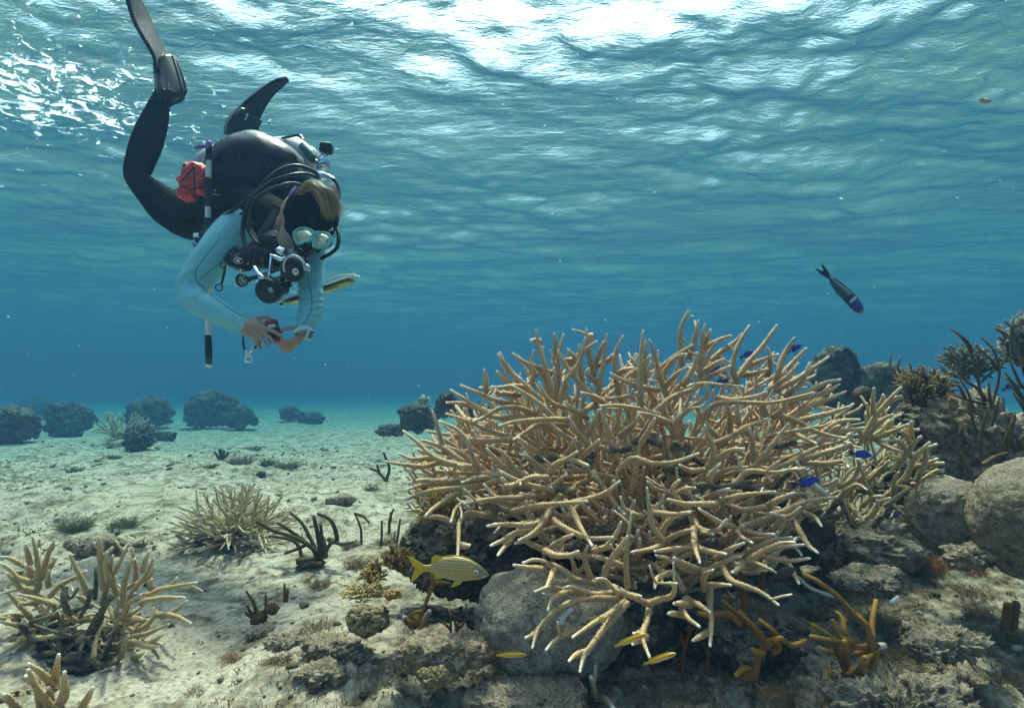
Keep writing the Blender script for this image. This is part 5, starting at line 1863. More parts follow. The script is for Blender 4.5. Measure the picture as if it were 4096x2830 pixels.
M_SILV = mplain('watch_case', (0.52, 0.53, 0.54), 0.3, metal=.7)
M_DRED = mplain('dark_red_casing', (0.28, 0.006, 0.02), 0.35)
M_YEL = mplain('yellow_plastic', (0.45, 0.46, 0.06), 0.5)
m, n_, l_, p_ = mat('mask_lens')
fz = noise(n_, l_, 55, 5, .65); c_ = ramp(n_, l_, fz, [(.35, (0.30, 0.28, 0.15)), (.65, (0.85, 0.80, 0.52))])  # yellow lens coating; the mottled colour also paints in the reflected sand
l_.new(c_, p_.inputs['Base Color']); p_.inputs['Metallic'].default_value = .5; p_.inputs['Roughness'].default_value = .2
M_LENS = m
M_HAIR = mcol('hair', 0.42, 0.5)
M_DIAL = mplain('gauge_dial', (0.10, 0.11, 0.10), 0.3)

DV = empty('person', P(1000, 800, 2.2), 'scuba diver in teal sleeves and black leggings diving head down, holding a small camera', 'diver')

def chain(mb, rows, step=None, n=20):
    pts = np.array([np.append(P(x, y, D), r / F * D) for x, y, D, r in rows])
    tube(mb, pts, n=n, step=step or 0.012)
    return pts
CH_LEG = [[(880, 850, 2.38, 92), (790, 875, 2.42, 90), (690, 838, 2.40, 80), (610, 775, 2.36, 60), (550, 710, 2.32, 45), (562, 640, 2.33, 52), (594, 550, 2.36, 56), (622, 470, 2.40, 46), (645, 400, 2.43, 34), (665, 360, 2.44, 32)],
          [(900, 820, 2.5, 80), (925, 740, 2.65, 70), (930, 650, 2.8, 52), (945, 570, 2.88, 38), (952, 530, 2.9, 28)]]
CH_TOR = [[(820, 860, 2.44, 88), (900, 850, 2.34, 98), (1000, 850, 2.22, 104), (1090, 880, 2.12, 92), (1150, 895, 2.06, 60)],
          [(960, 870, 2.18, 66), (1080, 900, 2.1, 70), (1200, 930, 2.1, 62), (1250, 950, 2.1, 52)]]
CH_ARM = [[(1000, 880, 2.14, 62), (940, 925, 2.08, 74), (868, 1010, 2.02, 70), (800, 1095, 1.98, 60), (757, 1160, 1.95, 48), (790, 1205, 1.93, 50), (860, 1240, 1.91, 49), (930, 1275, 1.89, 42), (972, 1294, 1.88, 35)],
          [(1225, 920, 2.12, 56), (1245, 990, 2.08, 54), (1243, 1080, 2.04, 51), (1243, 1160, 2.0, 46), (1246, 1220, 1.97, 44), (1235, 1265, 1.94, 42), (1216, 1310, 1.9, 28)]]
CH_HAND = [[(970, 1293, 1.88, 30), (995, 1300, 1.875, 30), (1030, 1310, 1.87, 30), (1048, 1322, 1.868, 24)],
           [(975, 1305, 1.88, 28), (1010, 1330, 1.872, 26), (1035, 1345, 1.868, 22)],
           [(1214, 1312, 1.9, 23), (1207, 1330, 1.895, 19), (1198, 1345, 1.89, 15)],
           [(1205, 1325, 1.9, 19), (1192, 1364, 1.895, 15)]]
FING = [  # x, y, D, r
    [(1040, 1300, 1.865, 9.6), (1062, 1312, 1.85, 8.8), (1095, 1326, 1.843, 8.4), (1124, 1344, 1.84, 7.2)],
    [(1040, 1315, 1.865, 9.6), (1062, 1335, 1.848, 8.8), (1082, 1352, 1.843, 8.4), (1093, 1368, 1.843, 7.2)],
    [(1030, 1335, 1.868, 9.6), (1045, 1352, 1.853, 8.8), (1060, 1370, 1.848, 8.0), (1068, 1382, 1.85, 6.8)],
    [(1012, 1340, 1.872, 8.8), (1022, 1362, 1.86, 8.0), (1034, 1380, 1.855, 7.2), (1040, 1390, 1.857, 6.4)],
    [(1000, 1296, 1.875, 10.4), (1035, 1272, 1.875, 9.6), (1065, 1268, 1.88, 8.8), (1088, 1278, 1.885, 7.2)],
    [(1200, 1325, 1.885, 9.6), (1180, 1312, 1.875, 8.8), (1150, 1312, 1.868, 8.4), (1126, 1322, 1.862, 7.2)],
    [(1192, 1345, 1.88, 9.6), (1170, 1360, 1.868, 8.8), (1145, 1362, 1.86, 8.0), (1124, 1358, 1.858, 6.8)],
    [(1192, 1358, 1.885, 9.6), (1165, 1377, 1.875, 8.8), (1138, 1376, 1.868, 8.0), (1118, 1366, 1.865, 6.8)],
    [(1188, 1368, 1.89, 9.2), (1160, 1391, 1.88, 8.4), (1135, 1389, 1.875, 7.6), (1116, 1378, 1.873, 6.8)],
    [(1180, 1378, 1.895, 8.4), (1155, 1402, 1.887, 7.6), (1135, 1400, 1.883, 6.8), (1122, 1392, 1.882, 6.0)]]
CH_HEAD = [[(1120, 890, 2.08, 50), (1150, 910, 2.05, 62), (1185, 915, 2.03, 78)]]

def make_body():
    mb = MB()
    segs = []
    for group, kind in ((CH_LEG, 1), (CH_TOR, 1), (CH_ARM, 2), (CH_HEAD, 0)):
        for c in group:
            p = chain(mb, c); segs.append((p, kind))
    for c in CH_HAND:
        p = chain(mb, c, 0.006); segs.append((p, 0))
    for c in FING:
        p = chain(mb, c, 0.004, 14); segs.append((p, 0))
    # head: skull, jaw, chin, nose, ears (mostly beneath hood, mask and regulator)
    D = 2.02; k = D / F
    ell(mb, P(1225, 880, D), np.array([98, 105, 118]) * k, 4)
    ell(mb, P(1178, 960, D - .03), np.array([62, 70, 82]) * k, 4, rot=Matrix.Rotation(.35, 3, 'Y'))
    ell(mb, P(1190, 1020, D - .07), np.array([40, 40, 34]) * k, 3)
    ell(mb, P(1245, 985, D - .115), np.array([16, 22, 24]) * k, 3)
    ell(mb, P(1135, 900, D - .01), np.array([12, 18, 30]) * k, 3)
    ell(mb, P(1330, 925, D), np.array([12, 18, 30]) * k, 3)
    for ex in (1215, 1290): ell(mb, P(ex, 950, D - .095), np.array([12, 8, 9]) * k, 3)
    tmp = mb.build('tmp', M_SKIN)
    md = tmp.modifiers.new('r', 'REMESH'); md.mode = 'VOXEL'; md.voxel_size = 0.0031; md.use_smooth_shade = True
    s = tmp.modifiers.new('s', 'SMOOTH'); s.factor = .5; s.iterations = 2
    dg = bpy.context.evaluated_depsgraph_get()
    me = bpy.data.meshes.new_from_object(tmp.evaluated_get(dg))
    bpy.data.objects.remove(tmp)
    nv = len(me.vertices)
    V = np.zeros(nv * 3, np.float32); me.vertices.foreach_get('co', V); V = V.reshape(-1, 3).astype(float)
    # folds in the sleeves at elbows and wrists
    best = np.full(nv, 1e9); kd = np.zeros(nv, int)
    for p, kind in segs:
        for i in range(len(p) - 1):
            a, b = p[i, :3], p[i + 1, :3]; ab = b - a
            t = np.clip(((V - a) @ ab) / (ab @ ab), 0, 1)
            q = a + t[:, None] * ab
            r = p[i, 3] + (p[i + 1, 3] - p[i, 3]) * t
            d = np.linalg.norm(V - q, axis=1) / np.maximum(r, 1e-4)
            d = np.linalg.norm(V - q, axis=1) - r
            m_ = d < best
            best[m_] = d[m_]; kd[m_] = kind
    sx, sy = proj(V)
    hd = (np.hypot((sx - 1205) / 120, (sy - 930) / 140) < 1) & (V[:, 1] < 2.16) & (sy > 770) & (sx > 1090)
    kd[hd & (kd != 2)] = 0
    # bare strips of ankle above the fins
    ank = (kd == 1) & (V[:, 1] > 2.3) & (sx < 700) & (sy < 405)
    N = np.zeros(nv * 3, np.float32); me.vertices.foreach_get('normal', N) if hasattr(me.vertices[0], 'normal') else None
    N = N.reshape(-1, 3)
    fo = np.zeros(nv)
    for (ex, ey, ed, ax_, w_) in ((770, 1150, 1.955, (1, .35), 95), (1245, 1225, 1.97, (.05, 1), 80), (1235, 1275, 1.95, (.15, 1), 60)):
        dd = np.hypot(sx - ex, sy - ey)
        u_ = (sx - ex) * ax_[0] * .25 + (sy - ey) * ax_[1]
        fo += np.exp(-(dd / w_) ** 2) * np.sin(u_ * .20 + 2.2 * vnoise(V * 22, 2)) * .0042
    fo += (kd == 2) * .0012 * fbm(V * 16, 3, 1)
    fo += (kd == 1) * .0016 * fbm(V * 12, 3, 5)
    V = V + N * (fo * (kd > 0))[:, None] + N * np.where(kd == 2, .0018, 0)[:, None]
    org = np.array(DV.location)
    me.vertices.foreach_set('co', (V - org).astype(np.float32).ravel())
    me.materials.clear()
    for m in (M_SKIN, M_BLK, M_TEAL): me.materials.append(m)
    npoly = len(me.polygons)
    lv = np.zeros(len(me.loops), np.int32); me.loops.foreach_get('vertex_index', lv)
    ls = np.zeros(npoly, np.int32); me.polygons.foreach_get('loop_start', ls)
    me.polygons.foreach_set('material_index', kd[lv[ls]].astype(np.int32))
    me.polygons.foreach_set('use_smooth', np.ones(npoly, bool))
    me.update()
    o = bpy.data.objects.new('body', me); COL.objects.link(o); o.parent = DV
make_body()

def part(name, M, fn, parent=None, smooth=True, **kw):
    mb = MB(); fn(mb)
    par = parent or DV
    o = mb.build(name, M, None, smooth=smooth)
    # vertices are world space: cancel the parents' offset
    o.parent = par
    off = Vector((0, 0, 0)); q = par
    while q is not None: off += q.location; q = q.parent
    o.location = -off
    for a, b in kw.items(): o[a] = b
    return o
def tb(rows, n=10, step=None, **kw):
    def f(mb):
        pts = np.array([np.append(P(x, y, D), r / F * D) for x, y, D, r in rows])
        tube(mb, pts, n=n, step=step or .006, **kw)
    return f
def lumpy(x, y, D, rx, ry, rz, amp=.08, seed=1, rot=0.0, sub=5, fr=2.0, tilt=None):
    def f(mb):
        v, fa = icos(sub)
        k = D / F
        nn = fbm(v * fr + seed * 1.7, 4, seed % 9)
        V = v * (1 + amp * nn[:, None]) * np.array([rx * k, ry, rz * k])
        Rm = np.array(Matrix.Rotation(rot, 3, 'Y'))
        if tilt is not None: Rm = Rm @ np.array(Matrix.Rotation(tilt, 3, 'X'))
        mb.add(V @ Rm.T + P(x, y, D), fa)
    return f
def strap(rows, wdt, thk, face=(0, -1, 0)):
    """flat webbing: rows (x,y,D), full width / thickness in px; its flat side looks along face"""
    def f(mb):
        pts = np.array([P(x, y, D) for x, y, D in rows])
        c = catmull(pts, .01)
        T, N, B = frames(c)
        fd = np.asarray(face, float); fd /= np.linalg.norm(fd)
        S = np.cross(T, fd); S /= np.linalg.norm(S, axis=1)[:, None]
        U = np.cross(S, T)
        k = rows[0][2] / F
        a, b = wdt / 2 * k, thk / 2 * k
        ring = np.stack([c + S * a + U * b * .4, c + S * a * .85 + U * b, c - S * a * .85 + U * b, c - S * a + U * b * .4, c - S * a - U * b, c + S * a - U * b], 1)
        m_, n = ring.shape[:2]
        i = np.arange(m_ - 1)[:, None] * n; j = np.arange(n)[None]; kk = (j + 1) % n
        bb = mb.add(ring.reshape(-1, 3), np.stack([i + j, i + kk, i + n + kk, i + n + j], -1).reshape(-1, 4))
        mb.faces([[bb, bb + 1, bb + 2], [bb, bb + 2, bb + 3], [bb, bb + 3, bb + 4], [bb, bb + 4, bb + 5]])
        e = bb + (m_ - 1) * n
        mb.faces([[e, e + 2, e + 1], [e, e + 3, e + 2], [e, e + 4, e + 3], [e, e + 5, e + 4]])
    return f
def multi(*fs):
    def f(mb):
        for g in fs: g(mb)
    return f
def disc(x, y, D, r, h, nrm, n=36, profile=None):
    """solid of revolution: profile list of (radius factor, height factor)"""
    def f(mb):
        k = D / F
        ax = np.asarray(nrm, float); ax /= np.linalg.norm(ax)
        a = np.cross(ax, [0, 0, 1.0]); a /= np.linalg.norm(a); b = np.cross(ax, a)
        pr = profile or [(0, 0), (.9, 0), (1, .12), (1, .75), (.93, .95), (.8, 1), (0, 1)]
        ang = np.linspace(0, 2 * np.pi, n, endpoint=False)
        V = []
        for rf, hf in pr:
            V.append(P(x, y, D) + ax * hf * h * k + (np.cos(ang)[:, None] * a + np.sin(ang)[:, None] * b) * max(rf, .001) * r * k)
        V = np.vstack(V); m_ = len(pr)
        i = np.arange(m_ - 1)[:, None] * n; j = np.arange(n)[None]; kk = (j + 1) % n
        mb.add(V, np.stack([i + j, i + kk, i + n + kk, i + n + j], -1).reshape(-1, 4))
    return f
def box(x, y, D, hx, hy, hz, ang=0.0, tilt=0.0, yaw=0.0, bev=3):
    """half sizes in px; ang rotates in the picture plane"""
    def f(mb):
        k = D / F
        Rm = Matrix.Rotation(ang, 3, 'Y') @ Matrix.Rotation(tilt, 3, 'X') @ Matrix.Rotation(yaw, 3, 'Z')
        X = np.array(Rm @ Vector((1, 0, 0))) * hx * k; Y = np.array(Rm @ Vector((0, 1, 0))) * hy * k; Z = np.array(Rm @ Vector((0, 0, 1))) * hz * k
        boxm(mb, P(x, y, D), X, Y, Z, bev=bev * k)
    return f

# ---- hood, hair, strap
part('hood', M_BLK, multi(lumpy(1246, 868, 2.0, 104, .106, 122, .035, 2, rot=.08), lumpy(1225, 930, 2.0, 84, .092, 90, .03, 3, rot=.1)))
def hair(mb):
    rng = np.random.RandomState(6)
    def strand(pts, r, c):
        n = len(pts)
        rr = r * np.concatenate([[.6], np.ones(n - 2), [.25]])
        tube(mb, np.hstack([np.array(pts), rr[:, None]]), n=4, step=.007, cap=False, attrs=const(c))
    for q in range(26):                         # combed clumps sweeping over the crown
        t = q / 25.0
        a = (1188 + 50 * t + rng.normal(0, 5), 782 - 46 * t + rng.normal(0, 5))
        m1 = (1232 + 45 * t + rng.normal(0, 5), 742 + 4 * t + rng.normal(0, 6))
        m2 = (1288 + 30 * t + rng.normal(0, 6), 768 + 12 * rng.rand() + 18 * (1 - t))
        e = (1312 + 34 * t + rng.normal(0, 9), 822 + 26 * rng.rand() + 18 * (1 - t))
        g0 = rng.rand(); dd = rng.uniform(-.012, .012)
        for k in range(34):
            o = rng.normal(0, 1, 2) * 4.5
            ph = rng.uniform(0, 6.28)
            g = np.clip(g0 + rng.normal(0, .22), 0, 1)
            c = np.array((0.62, 0.38, 0.16)) * g + np.array((0.12, 0.06, 0.03)) * (1 - g)
            w = lambda s_: 2.5 * math.sin(ph + s_)
            pts = [P(a[0] + o[0], a[1] + o[1], 1.918 + dd), P(m1[0] + o[0] + w(1), m1[1] + o[1] * .8, 1.885 + dd), P(m2[0] + o[0] * 1.1, m2[1] + o[1] + w(2), 1.872 + dd), P(e[0] + o[0] * 2.0 + rng.normal(0, 5), e[1] + o[1] * 2 + rng.normal(0, 8), 1.885)]
            strand(pts, rng.uniform(.0006, .0012), c)
    for k in range(260):                        # looped bun at the right
        a0 = rng.uniform(0, 6.28); R0 = rng.uniform(10, 27)
        cx, cy = 1318 + rng.normal(0, 6), 795 + rng.normal(0, 14)
        pts = [P(cx + R0 * math.cos(a0 + u * .6), cy + R0 * 1.3 * math.sin(a0 + u * .6), 1.935 + .012 * math.sin(u + k)) for u in range(6)]
        g = rng.rand(); c = np.array((0.62, 0.38, 0.17)) * g + np.array((0.16, 0.09, 0.045)) * (1 - g)
        strand(pts, rng.uniform(.0007, .0013), c)
    for k in range(70):                         # loose wisps trailing down and right
        x0, y0 = 1325 + rng.normal(0, 12), 815 + rng.normal(0, 14)
        x3 = x0 + rng.uniform(0, 55); y3 = y0 + rng.uniform(15, 75)
        pts = [P(x0, y0, 1.94), P(x0 * .6 + x3 * .4 + 12, y0 * .6 + y3 * .4, 1.93), P(x3 + rng.normal(0, 6), y3, 1.95)]
        strand(pts, rng.uniform(.0003, .0006), (0.45, 0.30, 0.16))
part('hair', M_HAIR, hair)
part('mask_strap', M_PUR, strap([(1186, 745, 1.955), (1164, 775, 1.935), (1150, 820, 1.935)], 13, 5))

# ---- mask
mask = bpy.data.objects.new('mask', None); COL.objects.link(mask); mask.parent = DV; mask.location = (0, 0, 0)
def mpt(cx, cy, bulge=0.0):      # crop pixel -> 3-D point on the mask plane (tilted: lower edge closer)
    x, y = 1000 + cx * .2506, 800 + cy * .2506
    D = 1.872 - .00035 * (y - 950) + .0009 * abs(x - 1258) * .35 - bulge
    return P(x, y, D)
def loop_tube(pts, r, n=10):
    def f(mb):
        p = np.array(pts); p = np.vstack([p, p[:1]])
        q = np.vstack([p[-3:-1], p, p[1:3]])
        c = catmull(np.hstack([q, np.zeros((len(q), 1))]), .006)
        # keep the closed middle part
        a = np.argmin(np.linalg.norm(c[:, :3] - p[0], axis=1)[:len(c) // 2]); b = len(c) - 1 - np.argmin(np.linalg.norm(c[::-1, :3] - p[-1], axis=1)[:len(c) // 2])
        tube(mb, c[a:b + 1, :3], r, n=n, step=.004)
    return f
LL = [(705, 570), (730, 490), (850, 448), (960, 480), (1035, 560), (1000, 625), (870, 680), (775, 700), (735, 650)]
RL = [(1068, 560), (1130, 520), (1220, 532), (1290, 600), (1262, 690), (1180, 735), (1075, 750), (1015, 725), (1040, 640)]
fr = part('mask_frame', M_MASK, multi(loop_tube([mpt(*p) for p in LL], .0062), loop_tube([mpt(*p) for p in RL], .0062),
      tb([(1000 + 1020 * .2506, 800 + 545 * .2506, 1.868, 9), (1000 + 1060 * .2506, 800 + 528 * .2506, 1.862, 9), (1000 + 1100 * .2506, 800 + 525 * .2506, 1.866, 9)])))
def lens(poly):
    def f(mb):
        p = np.array([mpt(*q) for q in poly]); c = p.mean(0)
        q = catmull(np.vstack([p[-1:], p, p[:2]]), .006)[2:-2]
        q = c + (q - c) * .93
        n = len(q)
        fwd = np.array([0, -1.0, -.25]); fwd /= np.linalg.norm(fwd)
        V = np.vstack([c + fwd * .010, c + (q - c) * .5 + fwd * .009, q + fwd * .005, q - fwd * .004])
        F_ = [[0, 1 + k, 1 + (k + 1) % n] for k in range(n)]
        b = mb.add(V, F_)
        mb.faces([[b + 1 + k, b + 1 + n + k, b + 1 + n + (k + 1) % n, b + 1 + (k + 1) % n] for k in range(n)])
        mb.faces([[b + 1 + n + k, b + 1 + 2 * n + k, b + 1 + 2 * n + (k + 1) % n, b + 1 + n + (k + 1) % n] for k in range(n)])
    return f
part('lens', M_LENS, lens(LL), fr); part('lens', M_LENS, lens(RL), fr)
part('mask_skirt', M_RUB2, multi(lumpy(1252, 958, 1.94, 78, .05, 38, .02, 4, rot=.22), lumpy(1238, 985, 1.905, 27, .035, 36, .03, 5, rot=-.1), lumpy(1215, 1000, 1.93, 34, .05, 30, .03, 5)))
part('mask_clip', M_CHR, multi(lumpy(1326, 916, 1.96, 7, .008, 4, .0, 1, sub=3), tb([(1316, 925, 1.96, 3), (1322, 918, 1.958, 3), (1330, 914, 1.955, 3)])))
mask['label'] = 'teal framed diving mask with two mirrored lenses'
for o_ in list(bpy.data.objects):
    if o_.parent is DV and o_.name.split('.')[0] in ('mask_frame', 'mask_skirt', 'mask_clip', 'mask_strap'):
        pass
COL.objects.unlink(mask); bpy.data.objects.remove(mask)

# ---- buoyancy vest
part('buoyancy_vest', M_GLB, multi(lumpy(1025, 715, 2.32, 212, .17, 182, .035, 3, rot=-.05, fr=1.4), lumpy(925, 800, 2.36, 118, .12, 112, .05, 5), lumpy(1125, 735, 2.31, 112, .13, 112, .02, 6)))
part('vest_pocket', M_GLB, multi(lumpy(1062, 1030, 1.99, 150, .05, 52, .06, 7, rot=.10), lumpy(1120, 985, 2.0, 98, .06, 60, .08, 8, rot=.3), lumpy(965, 1045, 1.985, 66, .04, 40, .05, 9, rot=.25)))
part('shoulder_strap', M_RUB2, strap([(1110, 830, 2.02), (1070, 900, 1.985), (1010, 985, 1.96), (950, 1035, 1.94)], 36, 7))
part('shoulder_strap', M_RUB2, strap([(1080, 800, 2.06), (1000, 838, 2.05), (900, 880, 2.05), (845, 925, 2.1), (822, 960, 2.2)], 26, 6, face=(.1, -.6, .8)))
part('chest_strap', M_RUB2, strap([(975, 880, 1.99), (1010, 940, 1.965), (1062, 1010, 1.95), (1110, 1040, 1.94)], 22, 6))
part('waist_strap', M_RUB2, strap([(790, 770, 2.30), (820, 860, 2.28), (815, 920, 2.30), (778, 985, 2.35)], 30, 7, face=(-.3, -1, .1)))
part('waist_buckle', M_CHR, multi(tb([(776, 960, 2.29, 4), (790, 985, 2.29, 4), (792, 1000, 2.29, 4), (778, 990, 2.29, 4)]), box(785, 940, 2.27, 12, 4, 9)))
part('piping', M_CHR, tb([(832, 765, 2.19, 2.2), (850, 776, 2.18, 2.2), (890, 780, 2.165, 2.2), (1010, 781, 2.12, 2.2), (1066, 782, 2.10, 2.2)]))
part('metal_ring', M_CHR, lambda mb: tube(mb, [P(838 + 9 * math.cos(a), 762 + 8 * math.sin(a), 2.175) for a in np.linspace(0, 6.28, 14)], .0022, n=8, step=.003))
em = part('emblem', M_SILV, lambda mb: (tube(mb, [P(953 + 19 * math.cos(a), 1043 + 11 * math.sin(a) + 3 * math.cos(a), 1.925) for a in np.linspace(0, 6.2832, 22)], .0009, n=6, step=.003),
      tube(mb, [P(943, 1038, 1.925), P(951, 1044, 1.924), P(962, 1050, 1.925)], [.0008, .0032, .0008], n=6, step=.003), tube(mb, [P(948, 1050, 1.925), P(955, 1042, 1.924), P(960, 1036, 1.925)], [.0008, .0022, .0008], n=6, step=.003)))

# ---- tank and first stage
tk = part('tank', M_TANK, lambda mb: tube(mb, np.array([np.append(P(865, 672, 2.66), 80 / F * 2.66), np.append(P(1000, 655, 2.6), 90 / F * 2.6), np.append(P(1160, 640, 2.52), 90 / F * 2.52), np.append(P(1195, 640, 2.5), 84 / F * 2.5), np.append(P(1225, 642, 2.49), 62 / F * 2.49)]), n=40, step=.02), label='pale grey scuba tank on the back')
part('tank_band', M_YEL, lambda mb: tube(mb, [P(1196, 655 + q, 2.36) for q in (-20, 0, 25)], .006, n=8, step=.01, flat=.4), tk)
part('carry_handle', M_RUB2, strap([(1130, 552, 2.42), (1165, 546, 2.38), (1200, 540, 2.36), (1210, 556, 2.35)], 14, 6, face=(0, -.3, 1)))
fs = part('regulator_first_stage', M_CHR, multi(tb([(1285, 675, 2.22, 20), (1292, 655, 2.2, 22), (1297, 622, 2.2, 15)]), lumpy(1290, 705, 2.17, 22, .022, 20, .03, 3), tb([(1262, 690, 2.2, 10), (1300, 700, 2.17, 12), (1325, 712, 2.16, 9), (1334, 716, 2.16, 9)])))
part('yoke', M_CHR, multi(tb([(1270, 680, 2.2, 6), (1278, 640, 2.19, 6), (1292, 612, 2.19, 7)]), tb([(1312, 680, 2.19, 6), (1312, 645, 2.19, 6), (1300, 612, 2.19, 7)]), box(1292, 660, 2.21, 12, 10, 14, bev=3)), fs)
part('valve_knob', M_GRN, multi(tb([(1216, 590, 2.27, 22), (1236, 612, 2.25, 23), (1252, 634, 2.24, 20)], n=8), tb([(1252, 634, 2.24, 8), (1272, 650, 2.22, 7)])), fs, label='green tank valve knob')
part('yoke_knob', M_RUB2, box(1305, 594, 2.19, 24, 20, 21, ang=.1, bev=8), fs, label='black yoke screw knob')
part('port_dial', M_SILV, disc(1290, 705, 2.14, 11, 6, (0, -1, .1)), fs)

# ---- hoses
HS = [[(1270, 695, 2.18, 8), (1215, 668, 2.12, 8), (1160, 665, 2.08, 8), (1095, 695, 2.05, 8), (1040, 750, 2.03, 8), (990, 800, 2.03, 8), (920, 850, 2.03, 8), (850, 895, 2.05, 8), (815, 930, 2.12, 8)],
      [(1250, 760, 2.14, 8), (1180, 735, 2.08, 8), (1130, 740, 2.03, 8), (1075, 760, 2.0, 8), (1020, 800, 1.985, 8), (1000, 860, 1.97, 8), (1000, 930, 1.955, 8), (1030, 975, 1.945, 8)],
      [(1270, 710, 2.17, 7), (1220, 695, 2.1, 7), (1165, 700, 2.04, 7), (1080, 730, 2.02, 7), (1010, 790, 2.0, 7), (982, 850, 1.985, 8), (970, 920, 1.97, 8), (978, 970, 1.955, 8), (1000, 1010, 1.94, 8)],
      [(1332, 716, 2.16, 9), (1348, 735, 2.16, 8), (1356, 770, 2.15, 8), (1350, 800, 2.13, 8), (1330, 850, 2.1, 8), (1338, 890, 2.08, 8), (1354, 940, 2.05, 8), (1350, 985, 2.03, 8), (1325, 1012, 2.02, 8), (1288, 1032, 2.03, 8)],
      [(1110, 1078, 1.92, 7), (1060, 1098, 1.915, 8), (1020, 1108, 1.91, 9), (985, 1116, 1.905, 11)]]
for h in HS: part('hose', M_RUB2, tb(h, n=12, step=.01))

# ---- second stage, octopus, gauge, clips
nr_ = (-.25, -1, -.30)
rg = part('regulator', M_RUB2, multi(disc(1180, 1076, 1.87, 50, 34, nr_), lumpy(1185, 1035, 1.9, 40, .04, 30, .05, 4), tb([(1140, 1040, 1.9, 16), (1170, 1050, 1.88, 22), (1215, 1050, 1.88, 18)])), label='second stage regulator in the mouth')
def ringarc(x, y, D, r, a0, a1, tr, nrm):
    def f(mb):
        ax = np.asarray(nrm, float); ax /= np.linalg.norm(ax)
        a = np.cross(ax, [0, 0, 1.0]); a /= np.linalg.norm(a); b = np.cross(a, ax)
        k = D / F
        tube(mb, [P(x, y, D) + (a * math.cos(q) + b * math.sin(q)) * r * k for q in np.linspace(a0, a1, 24)], tr * k, n=9, step=.003)
    return f
part('regulator_ring', M_SILV, ringarc(1178, 1071, 1.838, 48, -.2, 3.3, 6.5, (-.25, -1, -.3)), rg)
part('exhaust_fitting', M_CHR, tb([(1226, 1058, 1.86, 7), (1232, 1066, 1.855, 9), (1233, 1078, 1.855, 8)]), rg)
cq = P(1183, 1088, 1.832)
part('emblem', M_WHT2, disc(1183, 1086, 1.834, 14, 3.5, nr_), rg)
def mark(mb):
    k = 1.83 / F
    pts = [(-5, 4), (-2, -4), (1, 2), (4, -3), (6, 4)]
    tube(mb, [P(1181.5 + a, 1085 + b, 1.8285) for a, b in pts], .0011, n=6, step=.002)
part('emblem_mark', M_RUB2, mark, rg)
oc = part('octopus_regulator', M_RUB2, multi(disc(1088, 1158, 1.9, 52, 40, (-.2, -1, -.35)), lumpy(1120, 1150, 1.9, 34, .035, 30, .08, 4, rot=.3), tb([(1060, 1110, 1.9, 14), (1080, 1125, 1.89, 20), (1120, 1120, 1.89, 16), (1135, 1100, 1.9, 12)]), tb([(1125, 1140, 1.89, 10), (1150, 1132, 1.885, 12), (1158, 1140, 1.885, 10)])), label='spare regulator hanging under the chest')
part('name_plate', M_SILV, multi(*[box(1083 + 5 * q, 1160 - 1.0 * q, 1.853, 1.6, 2, 11, ang=-.45, bev=.4) for q in (-1.2, 0, 1.2)]), oc)
part('hose_fitting', M_CHR, multi(tb([(1020, 1072, 1.9, 10), (1030, 1090, 1.89, 10)]), tb([(1030, 1090, 1.89, 8), (1036, 1098, 1.888, 11), (1050, 1108, 1.886, 10)]), tb([(1046, 1106, 1.886, 8), (1054, 1114, 1.886, 9)])), oc)
ga = part('pressure_gauge', M_RUB2, multi(disc(972, 1120, 1.9, 27, 14, (-.25, -1, -.25)), tb([(990, 1118, 1.9, 12), (1012, 1110, 1.905, 9)])))
part('dial', M_DIAL, disc(970, 1121, 1.886, 20, 3, (-.25, -1, -.25)), ga)
part('needle', M_WHT2, multi(tb([(963, 1112, 1.879, 1.2), (978, 1127, 1.879, 1.2)]), tb([(967, 1128, 1.879, .9), (972, 1120, 1.879, .9)]), *[tb([(970 + 16 * math.cos(a), 1121 + 16 * math.sin(a), 1.879, .9), (970 + 13 * math.cos(a), 1121 + 13 * math.sin(a), 1.879, .9)]) for a in np.linspace(0, 5.6, 9)]), ga)
part('bolt_snap', M_CHR, multi(tb([(962, 1078, 1.9, 3), (952, 1105, 1.9, 4), (946, 1120, 1.9, 5)]), ringarc(946, 1138, 1.9, 9, 0, 6.28, 2.5, (0, -1, 0))))
part('bolt_snap', M_RUB2, multi(tb([(900, 1070, 1.92, 4), (896, 1095, 1.92, 5), (886, 1135, 1.92, 5)]), ringarc(893, 1060, 1.92, 11, 0, 6.28, 3, (0, -1, 0)), ringarc(876, 1150, 1.92, 13, 0, 6.28, 3, (.3, -1, 0))))
part('inflator', M_CHR, multi(lumpy(1125, 1004, 1.9, 24, .02, 16, .1, 5, rot=.3), tb([(1082, 1018, 1.89, 5), (1100, 1026, 1.885, 8), (1130, 1038, 1.885, 10), (1140, 1032, 1.885, 8)]), tb([(1084, 1020, 1.885, 4), (1082, 1050, 1.885, 5), (1078, 1085, 1.885, 4)]), tb([(1078, 1085, 1.885, 5), (1078, 1100, 1.885, 7), (1081, 1112, 1.885, 3)])))

